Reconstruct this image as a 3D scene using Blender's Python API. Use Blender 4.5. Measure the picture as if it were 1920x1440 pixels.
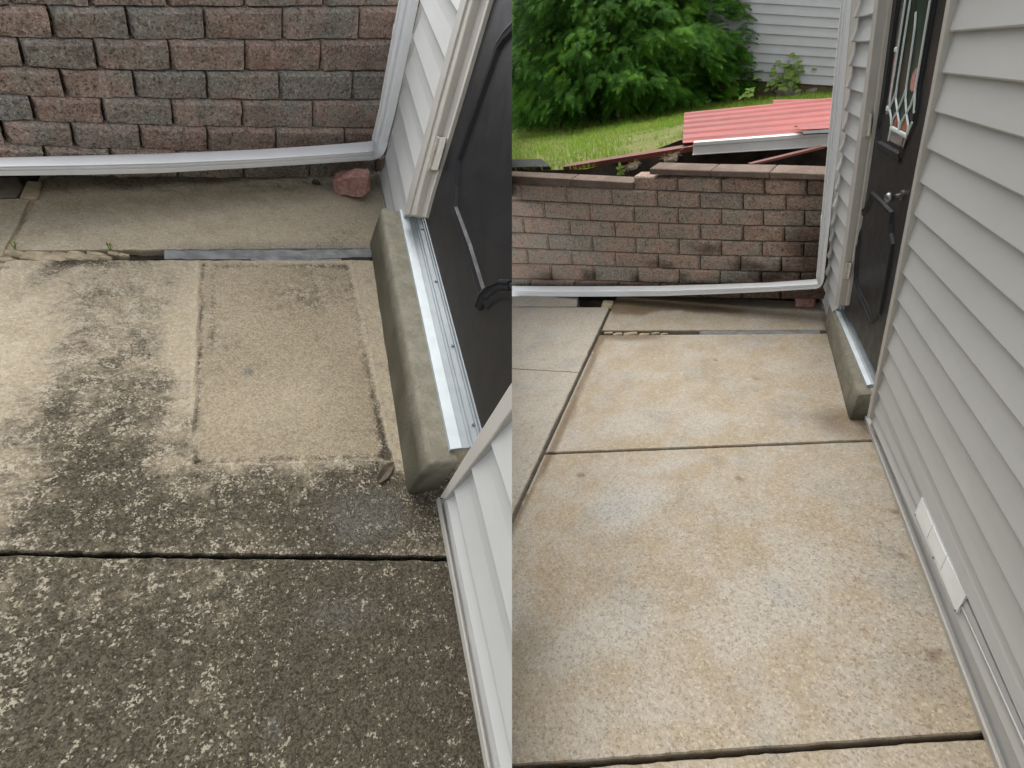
import bpy, bmesh, math, random
import numpy as np
from mathutils import Matrix, Vector, noise as mnoise

# ------------------------------------------------------------------ scene, camera, light
for o in list(bpy.data.objects):
    bpy.data.objects.remove(o)
scene = bpy.context.scene
COL = scene.collection
FPX, CX, CY = 800.0, 960.0, 720.0            # focal length and centre on the 1920 x 1440 frame
PITCH = math.radians(24.0)
CAM_Z = 1.5

cam_data = bpy.data.cameras.new('camera')
cam_data.sensor_fit = 'HORIZONTAL'
cam_data.sensor_width = 36.0
cam_data.lens = 36.0 * FPX / 1920.0
cam_data.clip_start = 0.02
cam_data.clip_end = 500.0
cam = bpy.data.objects.new('camera', cam_data)
COL.objects.link(cam)
cam.location = (0, 0, CAM_Z)
cam.rotation_euler = (math.pi / 2 - PITCH, 0, 0)
scene.camera = cam

SUN_EL, SUN_AZ = math.radians(73), math.radians(338)   # azimuth measured from +Y clockwise
world = bpy.data.worlds.new('World')
scene.world = world
world.use_nodes = True
wnt = world.node_tree
wnt.nodes.clear()
w_out = wnt.nodes.new('ShaderNodeOutputWorld')
w_bg = wnt.nodes.new('ShaderNodeBackground')
w_sky = wnt.nodes.new('ShaderNodeTexSky')
w_sky.sky_type = 'NISHITA'
w_sky.sun_disc = False
w_sky.sun_elevation = SUN_EL
w_sky.sun_rotation = SUN_AZ
w_sky.air_density = 1.0
w_sky.dust_density = 4.0
w_sky.ozone_density = 1.0
w_tc = wnt.nodes.new('ShaderNodeTexCoord')
w_sep = wnt.nodes.new('ShaderNodeSeparateXYZ'); w_com = wnt.nodes.new('ShaderNodeCombineXYZ')
w_max = wnt.nodes.new('ShaderNodeMath'); w_max.operation = 'MAXIMUM'; w_max.inputs[1].default_value = 0.12   # horizon tone carried on below the horizon as added even fill light
wnt.links.new(w_tc.outputs['Generated'], w_sep.inputs[0])
wnt.links.new(w_sep.outputs[0], w_com.inputs[0]); wnt.links.new(w_sep.outputs[1], w_com.inputs[1])
wnt.links.new(w_sep.outputs[2], w_max.inputs[0]); wnt.links.new(w_max.outputs[0], w_com.inputs[2])
wnt.links.new(w_com.outputs[0], w_sky.inputs[0])
w_hsv = wnt.nodes.new('ShaderNodeHueSaturation')     # thin cloud takes most of the blue out
w_hsv.inputs['Saturation'].default_value = 0.22
wnt.links.new(w_sky.outputs['Color'], w_hsv.inputs['Color'])
wnt.links.new(w_hsv.outputs['Color'], w_bg.inputs['Color'])
w_bg.inputs['Strength'].default_value = 0.15
wnt.links.new(w_bg.outputs['Background'], w_out.inputs['Surface'])

sun_data = bpy.data.lights.new('sun', 'SUN')
sun_data.energy = 1.2
sun_data.angle = math.radians(60)
sun_data.color = (1.0, 0.955, 0.89)
sun = bpy.data.objects.new('sun', sun_data)
COL.objects.link(sun)
sd = Vector((math.sin(SUN_AZ) * math.cos(SUN_EL), math.cos(SUN_AZ) * math.cos(SUN_EL), math.sin(SUN_EL)))
sun.rotation_euler = sd.to_track_quat('Z', 'Y').to_euler()

scene.view_settings.view_transform = 'Standard'
scene.view_settings.look = 'None'
scene.view_settings.exposure = 0.93
scene.view_settings.gamma = 1.0
scene.view_settings.use_curve_mapping = False
scene.render.engine = 'CYCLES'
scene.cycles.use_denoising = True
scene.cycles.use_adaptive_sampling = True
scene.cycles.adaptive_threshold = 0.025
scene.cycles.max_bounces = 4
scene.cycles.diffuse_bounces = 2
scene.cycles.glossy_bounces = 2
scene.cycles.transmission_bounces = 2

# ------------------------------------------------------------------ the two places
# The photograph joins two pictures of one doorway.  Each picture is built as a place of its own,
# level in its own frame: x along the paving towards the house, y away from the viewer, z up.
def unit(v):
    v = np.asarray(v, float)
    return v / np.linalg.norm(v)

def cam_to_world(c):
    x, y, z = c
    s, k = math.sin(PITCH), math.cos(PITCH)
    return np.array([x, -y * s + z * k, CAM_Z - y * k - z * s])

class Place:
    def __init__(s, key, fwd, up, right, H):
        s.key = key
        s.d, s.u, s.r, s.H = unit(fwd), unit(up), unit(right), H
        R = np.array([cam_to_world(s.r) - [0, 0, CAM_Z], cam_to_world(s.d) - [0, 0, CAM_Z], cam_to_world(s.u) - [0, 0, CAM_Z]]).T
        org = cam_to_world(-s.u * H)
        M = Matrix.Identity(4)
        for i in range(3):
            for j in range(3):
                M[i][j] = R[i, j]
            M[i][3] = org[i]
        s.M = M
        s.eye = np.array([0, 0, H])
    def ray(s, x, y):
        q = np.array([x - CX, y - CY, FPX])
        return np.array([q @ s.r, q @ s.d, q @ s.u])
    def pl(s, x, y, n, c):
        q = s.ray(x, y)
        t = (c - n @ s.eye) / (n @ q)
        return s.eye + q * t
    def g(s, x, y, z=0.0):
        return s.pl(x, y, np.array([0, 0, 1.0]), z)
    def at(s, x, y, depth):
        return s.eye + s.ray(x, y) * (depth / FPX)
    def px(s, X):
        X = np.asarray(X, float) - s.eye
        c = s.r * X[0] + s.d * X[1] + s.u * X[2]
        return CX + FPX * c[0] / c[2], CY + FPX * c[1] / c[2]
    def depth(s, X):
        X = np.asarray(X, float) - s.eye
        return (s.r * X[0] + s.d * X[1] + s.u * X[2])[2]
    def set_wall(s, a, b):
        t = unit(b - a)
        n = np.cross([0, 0, 1.0], t)
        if n[0] > 0:
            n = -n
        s.wn, s.wc, s.wt = unit(n), unit(n) @ a, t
    def w(s, x, y, off=0.0):
        return s.pl(x, y, s.wn, s.wc + off)
    def set_ret(s, base, ang):
        a = math.radians(ang)
        s.rt = np.array([math.cos(a), math.sin(a), 0])
        s.rn = np.array([math.sin(a), -math.cos(a), 0])
        s.rc = s.rn @ base
    def rw(s, x, y, off=0.0):
        return s.pl(x, y, s.rn, s.rc + off)

L = Place('L', [-0.28961871, -0.80669156, 0.51514049], [0.42580234, -0.59060579, -0.68547587], [0.85721256, 0.02082139, 0.51454164], 1.3)
R = Place('R', [0.35835177, -0.60925876, 0.70738093], [-0.30244771, -0.79260153, -0.5294414], [0.88323801, -0.02421948, -0.46829908], 1.5)
L.set_wall(L.g(823.6, 933), L.g(718, 364))
R.set_wall(R.g(1626, 782), R.g(1540, 562))
R.set_wall(R.g(1740, 1080), R.g(1541, 565))
L.set_ret(L.g(480, 338), 31)
R.set_ret(R.g(1250, 563), -22)

# ------------------------------------------------------------------ object helpers
def mesh_from(name, verts, faces, mat=None, smooth=False):
    me = bpy.data.meshes.new(name)
    me.from_pydata([tuple(map(float, v)) for v in verts], [], faces)
    me.validate(verbose=False)
    if mat is not None:
        me.materials.append(mat)
    if smooth:
        me.polygons.foreach_set('use_smooth', [True] * len(me.polygons))
    me.update()
    return me

def fix_normals(me):
    bm = bmesh.new(); bm.from_mesh(me)
    bmesh.ops.recalc_face_normals(bm, faces=bm.faces)
    bm.to_mesh(me); bm.free(); me.update()

def set_local(o, P, base):
    o.matrix_world = P.M @ Matrix.Translation(Vector([float(b) for b in base]))

def thing(P, name, label, cat, base, group=None, kind=None):
    o = bpy.data.objects.new(name, None)
    o.empty_display_size = 0.1
    COL.objects.link(o)
    set_local(o, P, base)
    o['label'] = label
    o['category'] = cat
    if group:
        o['group'] = group
    if kind:
        o['kind'] = kind
    o['_b'] = [float(b) for b in base]
    o['_p'] = P.key
    return o

def solo(P, name, verts, faces, mat, label, cat, base=None, group=None, kind=None, smooth=False, fix=True):
    verts = [np.asarray(v, float) for v in verts]
    if base is None:
        A = np.array(verts); base = A.mean(0); base[2] = A[:, 2].min()
    me = mesh_from(name, [v - base for v in verts], faces, mat, smooth)
    if fix:
        fix_normals(me)
    o = bpy.data.objects.new(name, me)
    COL.objects.link(o)
    set_local(o, P, base)
    if kind != 'structure':
        o['label'] = label; o['category'] = cat
    if group:
        o['group'] = group
    if kind:
        o['kind'] = kind
    o['_b'] = [float(b) for b in base]
    o['_p'] = P.key
    return o

def part(parent, name, verts, faces, mat, smooth=False, fix=True, label=None, kind=None):
    b = np.array(parent['_b'])
    me = mesh_from(name, [np.asarray(v, float) - b for v in verts], faces, mat, smooth)
    if fix:
        fix_normals(me)
    o = bpy.data.objects.new(name, me)
    COL.objects.link(o)
    o.parent = parent
    o['_b'] = parent['_b']
    o['_p'] = parent['_p']
    if label:
        o['label'] = label
    if kind:
        o['kind'] = kind
    return o

def prism(front, vec):
    """closed prism: front polygon (list of points) moved by vec"""
    n = len(front)
    v = [np.asarray(p, float) for p in front] + [np.asarray(p, float) + vec for p in front]
    f = [tuple(range(n)), tuple(range(2 * n - 1, n - 1, -1))]
    for i in range(n):
        j = (i + 1) % n
        f.append((i, n + i, n + j, j))
    return v, f

def join(*vf):
    V, Fc = [], []
    for v, f in vf:
        k = len(V)
        V += list(v)
        Fc += [tuple(i + k for i in q) for q in f]
    return V, Fc

def loft(rings, closed=True, caps=True):
    V = [p for r in rings for p in r]
    n = len(rings[0]); Fc = []
    for a in range(len(rings) - 1):
        for i in range(n if closed else n - 1):
            j = (i + 1) % n
            Fc.append((a * n + i, a * n + j, (a + 1) * n + j, (a + 1) * n + i))
    if caps and closed:
        Fc.append(tuple(range(n - 1, -1, -1)))
        k = (len(rings) - 1) * n
        Fc.append(tuple(range(k, k + n)))
    return V, Fc

def bevel_obj(o, w, seg=2, angle=30):
    me = o.data
    bm = bmesh.new(); bm.from_mesh(me)
    bmesh.ops.remove_doubles(bm, verts=bm.verts, dist=1e-5)
    bmesh.ops.recalc_face_normals(bm, faces=bm.faces)
    es = [e for e in bm.edges if len(e.link_faces) == 2 and e.calc_face_angle(0) > math.radians(angle)]
    bmesh.ops.bevel(bm, geom=es, offset=w, segments=seg, affect='EDGES', profile=0.5, clamp_overlap=True)
    bm.to_mesh(me); bm.free(); me.update()

def smooth(o, ang=40):
    me = o.data
    me.polygons.foreach_set('use_smooth', [True] * len(me.polygons))
    bm = bmesh.new(); bm.from_mesh(me)
    for e in bm.edges:
        if len(e.link_faces) != 2 or e.calc_face_angle(0) > math.radians(ang):
            e.smooth = False
    bm.to_mesh(me); bm.free()

def nz(p, s=1.0, seed=0.0):
    return mnoise.noise(Vector((p[0] * s + seed, p[1] * s - seed * 0.7, p[2] * s + seed * 1.3)))

def ss(a, b, x):
    t = min(1.0, max(0.0, (x - a) / (b - a)))
    return t * t * (3 - 2 * t)

def blob(x, y, cx, cy, rx, ry, rot=0.0, soft=0.5):
    c, s = math.cos(math.radians(rot)), math.sin(math.radians(rot))
    dx, dy = x - cx, y - cy
    u, v = (dx * c + dy * s) / rx, (-dx * s + dy * c) / ry
    return 1 - ss(1 - soft, 1 + soft, math.hypot(u, v))

def add_attr(o, name, vals):
    a = o.data.attributes.new(name, 'FLOAT', 'POINT')
    a.data.foreach_set('value', [float(v) for v in vals])

# ------------------------------------------------------------------ materials
class NT:
    def __init__(s, name):
        s.m = bpy.data.materials.new(name)
        s.m.use_nodes = True
        s.t = s.m.node_tree
        s.t.nodes.clear()
        s.out = s.t.nodes.new('ShaderNodeOutputMaterial')
        s.b = s.t.nodes.new('ShaderNodeBsdfPrincipled')
        s.t.links.new(s.b.outputs[0], s.out.inputs['Surface'])
        s.tc = s.t.nodes.new('ShaderNodeTexCoord')
    def put(s, sock, v):
        if isinstance(v, bpy.types.NodeSocket):
            s.t.links.new(v, sock)
        elif v is not None:
            if isinstance(v, tuple) and len(v) == 3 and sock.type == 'RGBA':
                v = (*v, 1.0)
            sock.default_value = v
    def n(s, typ, **kw):
        return s.t.nodes.new(typ)
    def noise(s, scale, detail=3.0, rough=0.55, vec=None, dist=0.0, col=False):
        n = s.n('ShaderNodeTexNoise')
        s.put(n.inputs['Vector'], vec if vec is not None else s.tc.outputs['Object'])
        n.inputs['Scale'].default_value = scale
        n.inputs['Detail'].default_value = detail
        n.inputs['Roughness'].default_value = rough
        n.inputs['Distortion'].default_value = dist
        return n.outputs['Color' if col else 'Fac']
    def voro(s, scale, vec=None, feature='F1', rand=1.0):
        n = s.n('ShaderNodeTexVoronoi')
        n.feature = feature
        s.put(n.inputs['Vector'], vec if vec is not None else s.tc.outputs['Object'])
        n.inputs['Scale'].default_value = scale
        n.inputs['Randomness'].default_value = rand
        return n.outputs
    def grain(s, *scales, k=0.42):
        """sand-like grain: a random value for each small cell, mean 0.5"""
        acc = None
        for sc in scales:
            sep = s.n('ShaderNodeSeparateColor')
            s.put(sep.inputs[0], s.voro(sc)['Color'])
            acc = sep.outputs[0] if acc is None else s.math('ADD', acc, sep.outputs[0])
        acc = s.math('SUBTRACT', s.math('MULTIPLY', acc, 1.0 / len(scales)), 0.5)
        return s.math('ADD', s.math('MULTIPLY', acc, k), 0.5)
    def ramp(s, x, a, b, lo=0.0, hi=1.0):
        n = s.n('ShaderNodeMapRange')
        n.interpolation_type = 'SMOOTHSTEP'
        s.put(n.inputs['Value'], x)
        s.put(n.inputs['From Min'], a); s.put(n.inputs['From Max'], b)
        s.put(n.inputs['To Min'], lo); s.put(n.inputs['To Max'], hi)
        return n.outputs['Result']
    def math(s, op, a, b=None, clamp=False):
        n = s.n('ShaderNodeMath'); n.operation = op; n.use_clamp = clamp
        s.put(n.inputs[0], a)
        if b is not None:
            s.put(n.inputs[1], b)
        return n.outputs[0]
    def mix(s, f, a, b, mode='MIX'):
        n = s.n('ShaderNodeMix'); n.data_type = 'RGBA'; n.blend_type = mode
        s.put(n.inputs['Factor'], f)
        s.put(n.inputs[6], a); s.put(n.inputs[7], b)
        return n.outputs[2]
    def attr(s, name):
        n = s.n('ShaderNodeAttribute'); n.attribute_name = name
        return n.outputs['Fac']
    def rand(s):
        return s.n('ShaderNodeObjectInfo').outputs['Random']
    def island(s):
        return s.n('ShaderNodeNewGeometry').outputs['Random Per Island']
    def shifted(s, amount=37.0):
        c = s.n('ShaderNodeCombineXYZ')
        r = s.math('MULTIPLY', s.rand(), amount)
        s.put(c.inputs[0], r); s.put(c.inputs[1], s.math('MULTIPLY', r, 1.7)); s.put(c.inputs[2], s.math('MULTIPLY', r, -2.3))
        a = s.n('ShaderNodeVectorMath'); a.operation = 'ADD'
        s.put(a.inputs[0], s.tc.outputs['Object']); s.put(a.inputs[1], c.outputs[0])
        return a.outputs[0]
    def scaled(s, sx, sy, sz, vec=None):
        a = s.n('ShaderNodeVectorMath'); a.operation = 'MULTIPLY'
        s.put(a.inputs[0], vec if vec is not None else s.tc.outputs['Object'])
        a.inputs[1].default_value = (sx, sy, sz)
        return a.outputs[0]
    def bump(s, h, dist=0.002, strength=1.0, prev=None):
        n = s.n('ShaderNodeBump')
        n.inputs['Strength'].default_value = strength
        n.inputs['Distance'].default_value = dist
        s.put(n.inputs['Height'], h)
        if prev is not None:
            s.put(n.inputs['Normal'], prev)
        return n.outputs['Normal']
    def fin(s, col, rough=0.8, normal=None, metal=0.0, spec=0.5):
        s.put(s.b.inputs['Base Color'], col)
        s.put(s.b.inputs['Roughness'], rough)
        s.put(s.b.inputs['Metallic'], metal)
        s.put(s.b.inputs['Specular IOR Level'], spec)
        if normal is not None:
            s.put(s.b.inputs['Normal'], normal)
        return s.m

def mat_dirty_concrete():
    t = NT('dirty_concrete')
    dirt = t.attr('dirt'); grey = t.attr('grey'); mark = t.attr('mark')
    fine = t.grain(360, 190)
    mid = t.noise(60, 3, 0.75)
    big = t.noise(12, 3, 0.7)
    pale = t.mix(t.ramp(big, 0.35, 0.65), (0.345, 0.292, 0.208), (0.415, 0.36, 0.27))
    pale = t.mix(t.ramp(fine, 0.54, 0.68, 0, 0.6), pale, (0.56, 0.50, 0.39))
    pale = t.mix(t.ramp(fine, 0.46, 0.34, 0, 0.55), pale, (0.22, 0.178, 0.115))
    pale = t.mix(t.math('MULTIPLY', mark, 0.9), pale, t.mix(t.ramp(fine, 0.34, 0.66), (0.175, 0.142, 0.095), (0.315, 0.265, 0.188)))
    d = t.math('ADD', dirt, t.math('MULTIPLY', t.math('SUBTRACT', big, 0.5), 0.9))
    d = t.math('ADD', d, t.math('MULTIPLY', t.math('SUBTRACT', mid, 0.5), 0.6))
    film = t.mix(t.ramp(fine, 0.36, 0.64), (0.026, 0.023, 0.016), (0.088, 0.077, 0.056))
    c = t.mix(t.ramp(d, 0.08, 0.76, 0, 0.97), pale, film)
    # flecks of bare aggregate show through the growth
    patch = t.noise(22, 3, 0.75)
    spk = t.math('ADD', t.grain(150, 270, k=0.5), t.math('MULTIPLY', t.math('SUBTRACT', patch, 0.5), 0.70))
    spk = t.math('ADD', spk, t.math('MULTIPLY', t.math('SUBTRACT', 0.60, dirt), 0.22))
    fl = t.ramp(spk, 0.56, 0.68)
    c = t.mix(t.math('MULTIPLY', fl, t.ramp(dirt, 0.1, 0.45, 0.12, 0.70)), c, t.mix(t.ramp(patch, 0.4, 0.6), (0.33, 0.285, 0.205), (0.43, 0.39, 0.305)))
    c = t.mix(t.math('MULTIPLY', grey, 0.65), c, t.mix(t.ramp(fine, 0.35, 0.65), (0.075, 0.078, 0.072), (0.18, 0.185, 0.176)))
    return t.fin(c, 0.94, t.bump(mid, 0.006, 0.35), spec=0.15)

def mat_clean_concrete():
    t = NT('washed_concrete')
    wet = t.attr('wet'); grey = t.attr('grey'); grain = t.attr('grain')
    fine = t.grain(250, 140)
    mid = t.noise(42, 3, 0.75)
    big = t.noise(5.5, 4, 0.65)
    c = t.mix(t.ramp(big, 0.38, 0.62), (0.352, 0.296, 0.216), (0.39, 0.35, 0.288))
    c = t.mix(t.ramp(t.noise(9, 3, 0.7), 0.5, 0.68, 0, 0.55), c, (0.37, 0.30, 0.208))
    c = t.mix(t.math('MULTIPLY', grey, 0.8), c, (0.425, 0.408, 0.368))
    sp = t.math('MULTIPLY', t.ramp(fine, 0.47, 0.33), t.math('ADD', 0.30, t.math('MULTIPLY', grain, 0.7)))
    c = t.mix(t.math('MULTIPLY', sp, 0.65), c, (0.18, 0.142, 0.092))
    c = t.mix(t.ramp(fine, 0.55, 0.68, 0, 0.45), c, (0.60, 0.53, 0.42))
    c = t.mix(t.ramp(mid, 0.47, 0.32, 0, 0.45), c, (0.25, 0.205, 0.145))
    c = t.mix(t.ramp(t.noise(3.3, 3, 0.65), 0.5, 0.64, 0, 0.7), c, t.mix(1.0, c, (0.86, 0.90, 0.96), 'MULTIPLY'))
    c = t.mix(wet, c, t.mix(1.0, c, (0.50, 0.44, 0.38), 'MULTIPLY'))
    rough = t.ramp(wet, 0.0, 1.0, 0.92, 0.6)
    return t.fin(c, rough, t.bump(mid, 0.005, 0.3), spec=0.15)

def mat_block(name, tint, darkening):
    t = NT(name)
    v = t.shifted()
    n1 = t.noise(9, 2, 0.6, v); n2 = t.noise(5, 2, 0.5, v)
    f = t.noise(105, 2, 0.75); m = t.noise(36, 3, 0.75)
    r = t.rand()
    c = t.mix(t.ramp(n1, 0.38, 0.62), (0.40, 0.30, 0.25), (0.325, 0.30, 0.255))
    c = t.mix(t.ramp(n2, 0.50, 0.68, 0, 0.7), c, (0.43, 0.30, 0.245))
    c = t.mix(t.ramp(r, 0.60, 1.0, 0, 0.65), c, (0.26, 0.26, 0.235))
    c = t.mix(t.ramp(r, 0.34, 0.0, 0, 0.4), c, (0.33, 0.20, 0.16))
    c = t.mix(t.ramp(m, 0.48, 0.33, 0, 0.6), c, (0.10, 0.08, 0.065))
    c = t.mix(t.ramp(f, 0.56, 0.68, 0, 0.75), c, (0.62, 0.53, 0.43))
    c = t.mix(t.ramp(f, 0.45, 0.33, 0, 0.75), c, (0.06, 0.047, 0.038))
    c = t.mix(1.0, c, tint, 'MULTIPLY')
    wet = t.attr('wet')
    c = t.mix(t.math('MULTIPLY', wet, darkening), c, t.mix(1.0, c, (0.22, 0.19, 0.17), 'MULTIPLY'))
    nrm = t.bump(t.noise(60, 2, 0.8), 0.014, 0.9)
    return t.fin(c, t.ramp(wet, 0, 1, 0.95, 0.6), nrm, spec=0.25)

def mat_cap():
    t = NT('cap_stone')
    f = t.noise(95, 2, 0.7); m = t.noise(7, 2, 0.6, t.shifted())
    c = t.mix(t.ramp(m, 0.35, 0.65), (0.145, 0.105, 0.083), (0.195, 0.15, 0.12))
    c = t.mix(t.ramp(f, 0.58, 0.72, 0, 0.5), c, (0.36, 0.30, 0.24))
    c = t.mix(t.ramp(f, 0.42, 0.3, 0, 0.5), c, (0.08, 0.055, 0.045))
    return t.fin(c, 0.95, t.bump(f, 0.002, 0.6), spec=0.25)

def mat_plain(name, col, rough=0.5, var=0.06, scale=3.0, grime=0.0, metal=0.0, spec=0.5, bump=0.0):
    t = NT(name)
    a = tuple(min(1, x * (1 - var)) for x in col); b = tuple(min(1, x * (1 + var)) for x in col)
    c = t.mix(t.ramp(t.noise(scale, 4, 0.6), 0.3, 0.7), a, b)
    if grime > 0:
        g = t.math('MULTIPLY', t.ramp(t.noise(scale * 6, 5, 0.7), 0.55, 0.8), grime)
        c = t.mix(g, c, tuple(x * 0.45 for x in col))
        sp = t.ramp(t.noise(330, 2, 0.5), 0.72, 0.78, 0, grime)
        c = t.mix(sp, c, tuple(x * 0.3 for x in col))
    r = t.ramp(t.noise(scale * 4, 3), 0.3, 0.7, rough * 0.88, min(1, rough * 1.12))
    nrm = t.bump(t.noise(scale * 40, 3), bump, 0.6) if bump > 0 else None
    return t.fin(c, r, nrm, metal=metal, spec=spec)

def mat_siding():
    t = NT('vinyl_siding')
    v = t.scaled(1.0, 0.35, 1.0)
    c = t.mix(t.ramp(t.noise(5, 4, 0.6, v), 0.3, 0.7), (0.48, 0.488, 0.474), (0.52, 0.528, 0.514))
    st = t.ramp(t.noise(12, 4, 0.6, t.scaled(1, 2.5, 0.6)), 0.60, 0.80, 0, 0.22)
    c = t.mix(st, c, (0.40, 0.395, 0.37))
    c = t.mix(t.ramp(t.noise(420, 1, 0.5), 0.76, 0.80, 0, 0.6), c, (0.16, 0.15, 0.13))
    return t.fin(c, 0.5, None, spec=0.4)

M = {}
M['dirty'] = mat_dirty_concrete()
M['clean'] = mat_clean_concrete()
M['blockL'] = mat_block('split_face_block', (1.0, 1.0, 1.0), 0.8)
M['blockR'] = mat_block('split_face_block_after_washing', (1.02, 0.98, 0.93), 0.95)
M['cap'] = mat_cap()
M['siding'] = mat_siding()
M['trim'] = mat_plain('cream_vinyl_trim', (0.46, 0.445, 0.405), 0.5, 0.05, 4, 0.2)
M['jamb'] = mat_plain('greige_jamb_paint', (0.42, 0.395, 0.365), 0.5, 0.05, 5, 0.3)
M['bead'] = mat_plain('cream_bead', (0.53, 0.51, 0.45), 0.5, 0.05, 5, 0.25)
M['white'] = mat_plain('white_aluminium_paint', (0.87, 0.88, 0.885), 0.38, 0.03, 3, 0.12)
M['vent'] = mat_plain('white_vent_plastic', (0.86, 0.885, 0.87), 0.4, 0.03, 6, 0.1)
M['door'] = mat_plain('charcoal_door_paint', (0.017, 0.017, 0.0185), 0.42, 0.12, 4, 0.0, spec=0.35, bump=0.0006)
M['mould'] = mat_plain('charcoal_moulding_paint', (0.015, 0.016, 0.019), 0.5, 0.1, 6, 0.0, spec=0.25)
M['alu'] = mat_plain('mill_aluminium', (0.34, 0.375, 0.395), 0.5, 0.06, 20, 0.15, metal=0.45)
M['alulight'] = mat_plain('bright_aluminium_nosing', (0.47, 0.52, 0.54), 0.5, 0.05, 20, 0.1, metal=0.35)
M['hinge'] = mat_plain('painted_hinge', (0.50, 0.47, 0.42), 0.4, 0.15, 40, 0.4)
M['knob'] = mat_plain('satin_nickel', (0.22, 0.215, 0.21), 0.38, 0.1, 30, 0.0, metal=1.0)
M['screw'] = mat_plain('steel_screw', (0.20, 0.20, 0.20), 0.4, 0.1, 50, 0, metal=0.8)
M['wrap'] = mat_plain('house_wrap', (0.55, 0.55, 0.53), 0.8, 0.06, 4)
M['void'] = mat_plain('dark_gap', (0.018, 0.016, 0.014), 0.95, 0.2, 8)
M['caulk'] = mat_plain('grey_joint_filler', (0.19, 0.20, 0.20), 0.8, 0.28, 16, 0.5, bump=0.003)
M['soil'] = mat_plain('damp_soil', (0.055, 0.042, 0.028), 0.97, 0.45, 12, 0.3, bump=0.01)
M['chip'] = mat_plain('concrete_chip', (0.40, 0.33, 0.22), 0.95, 0.25, 30, 0.3, bump=0.003)
M['paver'] = mat_plain('grey_brown_paver', (0.16, 0.135, 0.105), 0.9, 0.2, 20, 0.3, bump=0.002)
M['rubber'] = mat_plain('black_rubber', (0.022, 0.023, 0.025), 0.8, 0.3, 25, 0, bump=0.004)
M['redtop'] = mat_plain('faded_red_steel', (0.31, 0.062, 0.052), 0.55, 0.14, 2.2, 0.15, spec=0.5)
M['redside'] = mat_plain('rust_red_steel', (0.15, 0.036, 0.022), 0.5, 0.2, 6, 0.2)
M['board'] = mat_plain('painted_white_board', (0.74, 0.73, 0.69), 0.6, 0.06, 4, 0.2)
M['tarp'] = mat_plain('dark_green_tarp', (0.02, 0.03, 0.027), 0.6, 0.2, 10)
M['nbsiding'] = mat_plain('pale_lilac_siding', (0.60, 0.59, 0.605), 0.55, 0.04, 3, 0.05)
M['found'] = mat_plain('weathered_foundation', (0.17, 0.135, 0.07), 0.95, 0.25, 12, 0.3, bump=0.004)
M['twig'] = mat_plain('dry_twig', (0.16, 0.13, 0.09), 0.9, 0.2, 30)
M['deadleaf'] = mat_plain('dead_leaf', (0.085, 0.062, 0.042), 0.85, 0.35, 60)
M['stone'] = mat_plain('field_stone', (0.22, 0.19, 0.15), 0.95, 0.25, 14, 0.3, bump=0.01)
M['bark'] = mat_plain('bark', (0.07, 0.05, 0.035), 0.95, 0.3, 20, 0.2, bump=0.01)

def mat_step():
    t = NT('painted_step_concrete')
    f = t.grain(170, 80); m = t.noise(14, 4, 0.7)
    c = t.mix(t.ramp(m, 0.35, 0.65), (0.178, 0.168, 0.128), (0.24, 0.228, 0.178))
    c = t.mix(t.ramp(f, 0.60, 0.70, 0, 0.3), c, (0.36, 0.34, 0.28))
    c = t.mix(t.ramp(f, 0.40, 0.30, 0, 0.45), c, (0.11, 0.10, 0.072))
    d = t.attr('darkening')
    c = t.mix(t.math('MULTIPLY', d, 0.9), c, (0.060, 0.054, 0.035))  # step colour takes in staining at the foot and painted front shade
    return t.fin(c, 0.88, t.bump(t.noise(70, 3, 0.7), 0.004, 0.5), spec=0.2)
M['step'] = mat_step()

def mat_granite():
    t = NT('pink_granite')
    f = t.noise(120, 4, 0.7); v = t.voro(170)
    c = t.mix(t.ramp(t.noise(40, 3), 0.35, 0.65), (0.30, 0.145, 0.125), (0.42, 0.25, 0.215))
    c = t.mix(t.ramp(f, 0.58, 0.7, 0, 0.7), c, (0.56, 0.44, 0.40))
    c = t.mix(t.ramp(v['Distance'], 0.22, 0.10, 0, 0.6), c, (0.10, 0.055, 0.05))
    return t.fin(c, 0.8, t.bump(f, 0.006, 0.8), spec=0.3)
M['granite'] = mat_granite()

def mat_leaf(name, a, b, c2, trans=0.25):
    t = NT(name)
    c = t.mix(t.ramp(t.island(), 0.0, 1.0), a, b)
    c = t.mix(t.ramp(t.noise(3.2, 3, 0.6), 0.45, 0.7), c, c2)
    t.fin(c, 0.7, None, spec=0.08)
    tr = t.n('ShaderNodeBsdfTranslucent'); t.put(tr.inputs['Color'], c)
    mx = t.n('ShaderNodeMixShader'); mx.inputs[0].default_value = trans
    t.t.links.new(t.b.outputs[0], mx.inputs[1]); t.t.links.new(tr.outputs[0], mx.inputs[2])
    t.t.links.new(mx.outputs[0], t.out.inputs['Surface'])
    return t.m
M['fir'] = mat_leaf('evergreen_needles', (0.012, 0.045, 0.004), (0.042, 0.13, 0.010), (0.10, 0.235, 0.02), 0.2)
M['weed'] = mat_leaf('weed_leaf', (0.15, 0.25, 0.05), (0.25, 0.35, 0.10), (0.19, 0.30, 0.06), 0.3)
M['grass'] = mat_leaf('grass_blade', (0.17, 0.32, 0.03), (0.31, 0.47, 0.065), (0.33, 0.38, 0.10), 0.3)

def mat_lawn():
    t = NT('lawn_ground')
    c = t.mix(t.ramp(t.noise(5, 4, 0.6), 0.35, 0.65), (0.14, 0.20, 0.035), (0.24, 0.24, 0.09))
    c = t.mix(t.ramp(t.noise(40, 4, 0.7), 0.4, 0.65, 0, 0.7), c, (0.10, 0.075, 0.04))
    return t.fin(c, 0.95, t.bump(t.noise(60, 4), 0.02, 0.8), spec=0.2)
M['lawn'] = mat_lawn()

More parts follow.
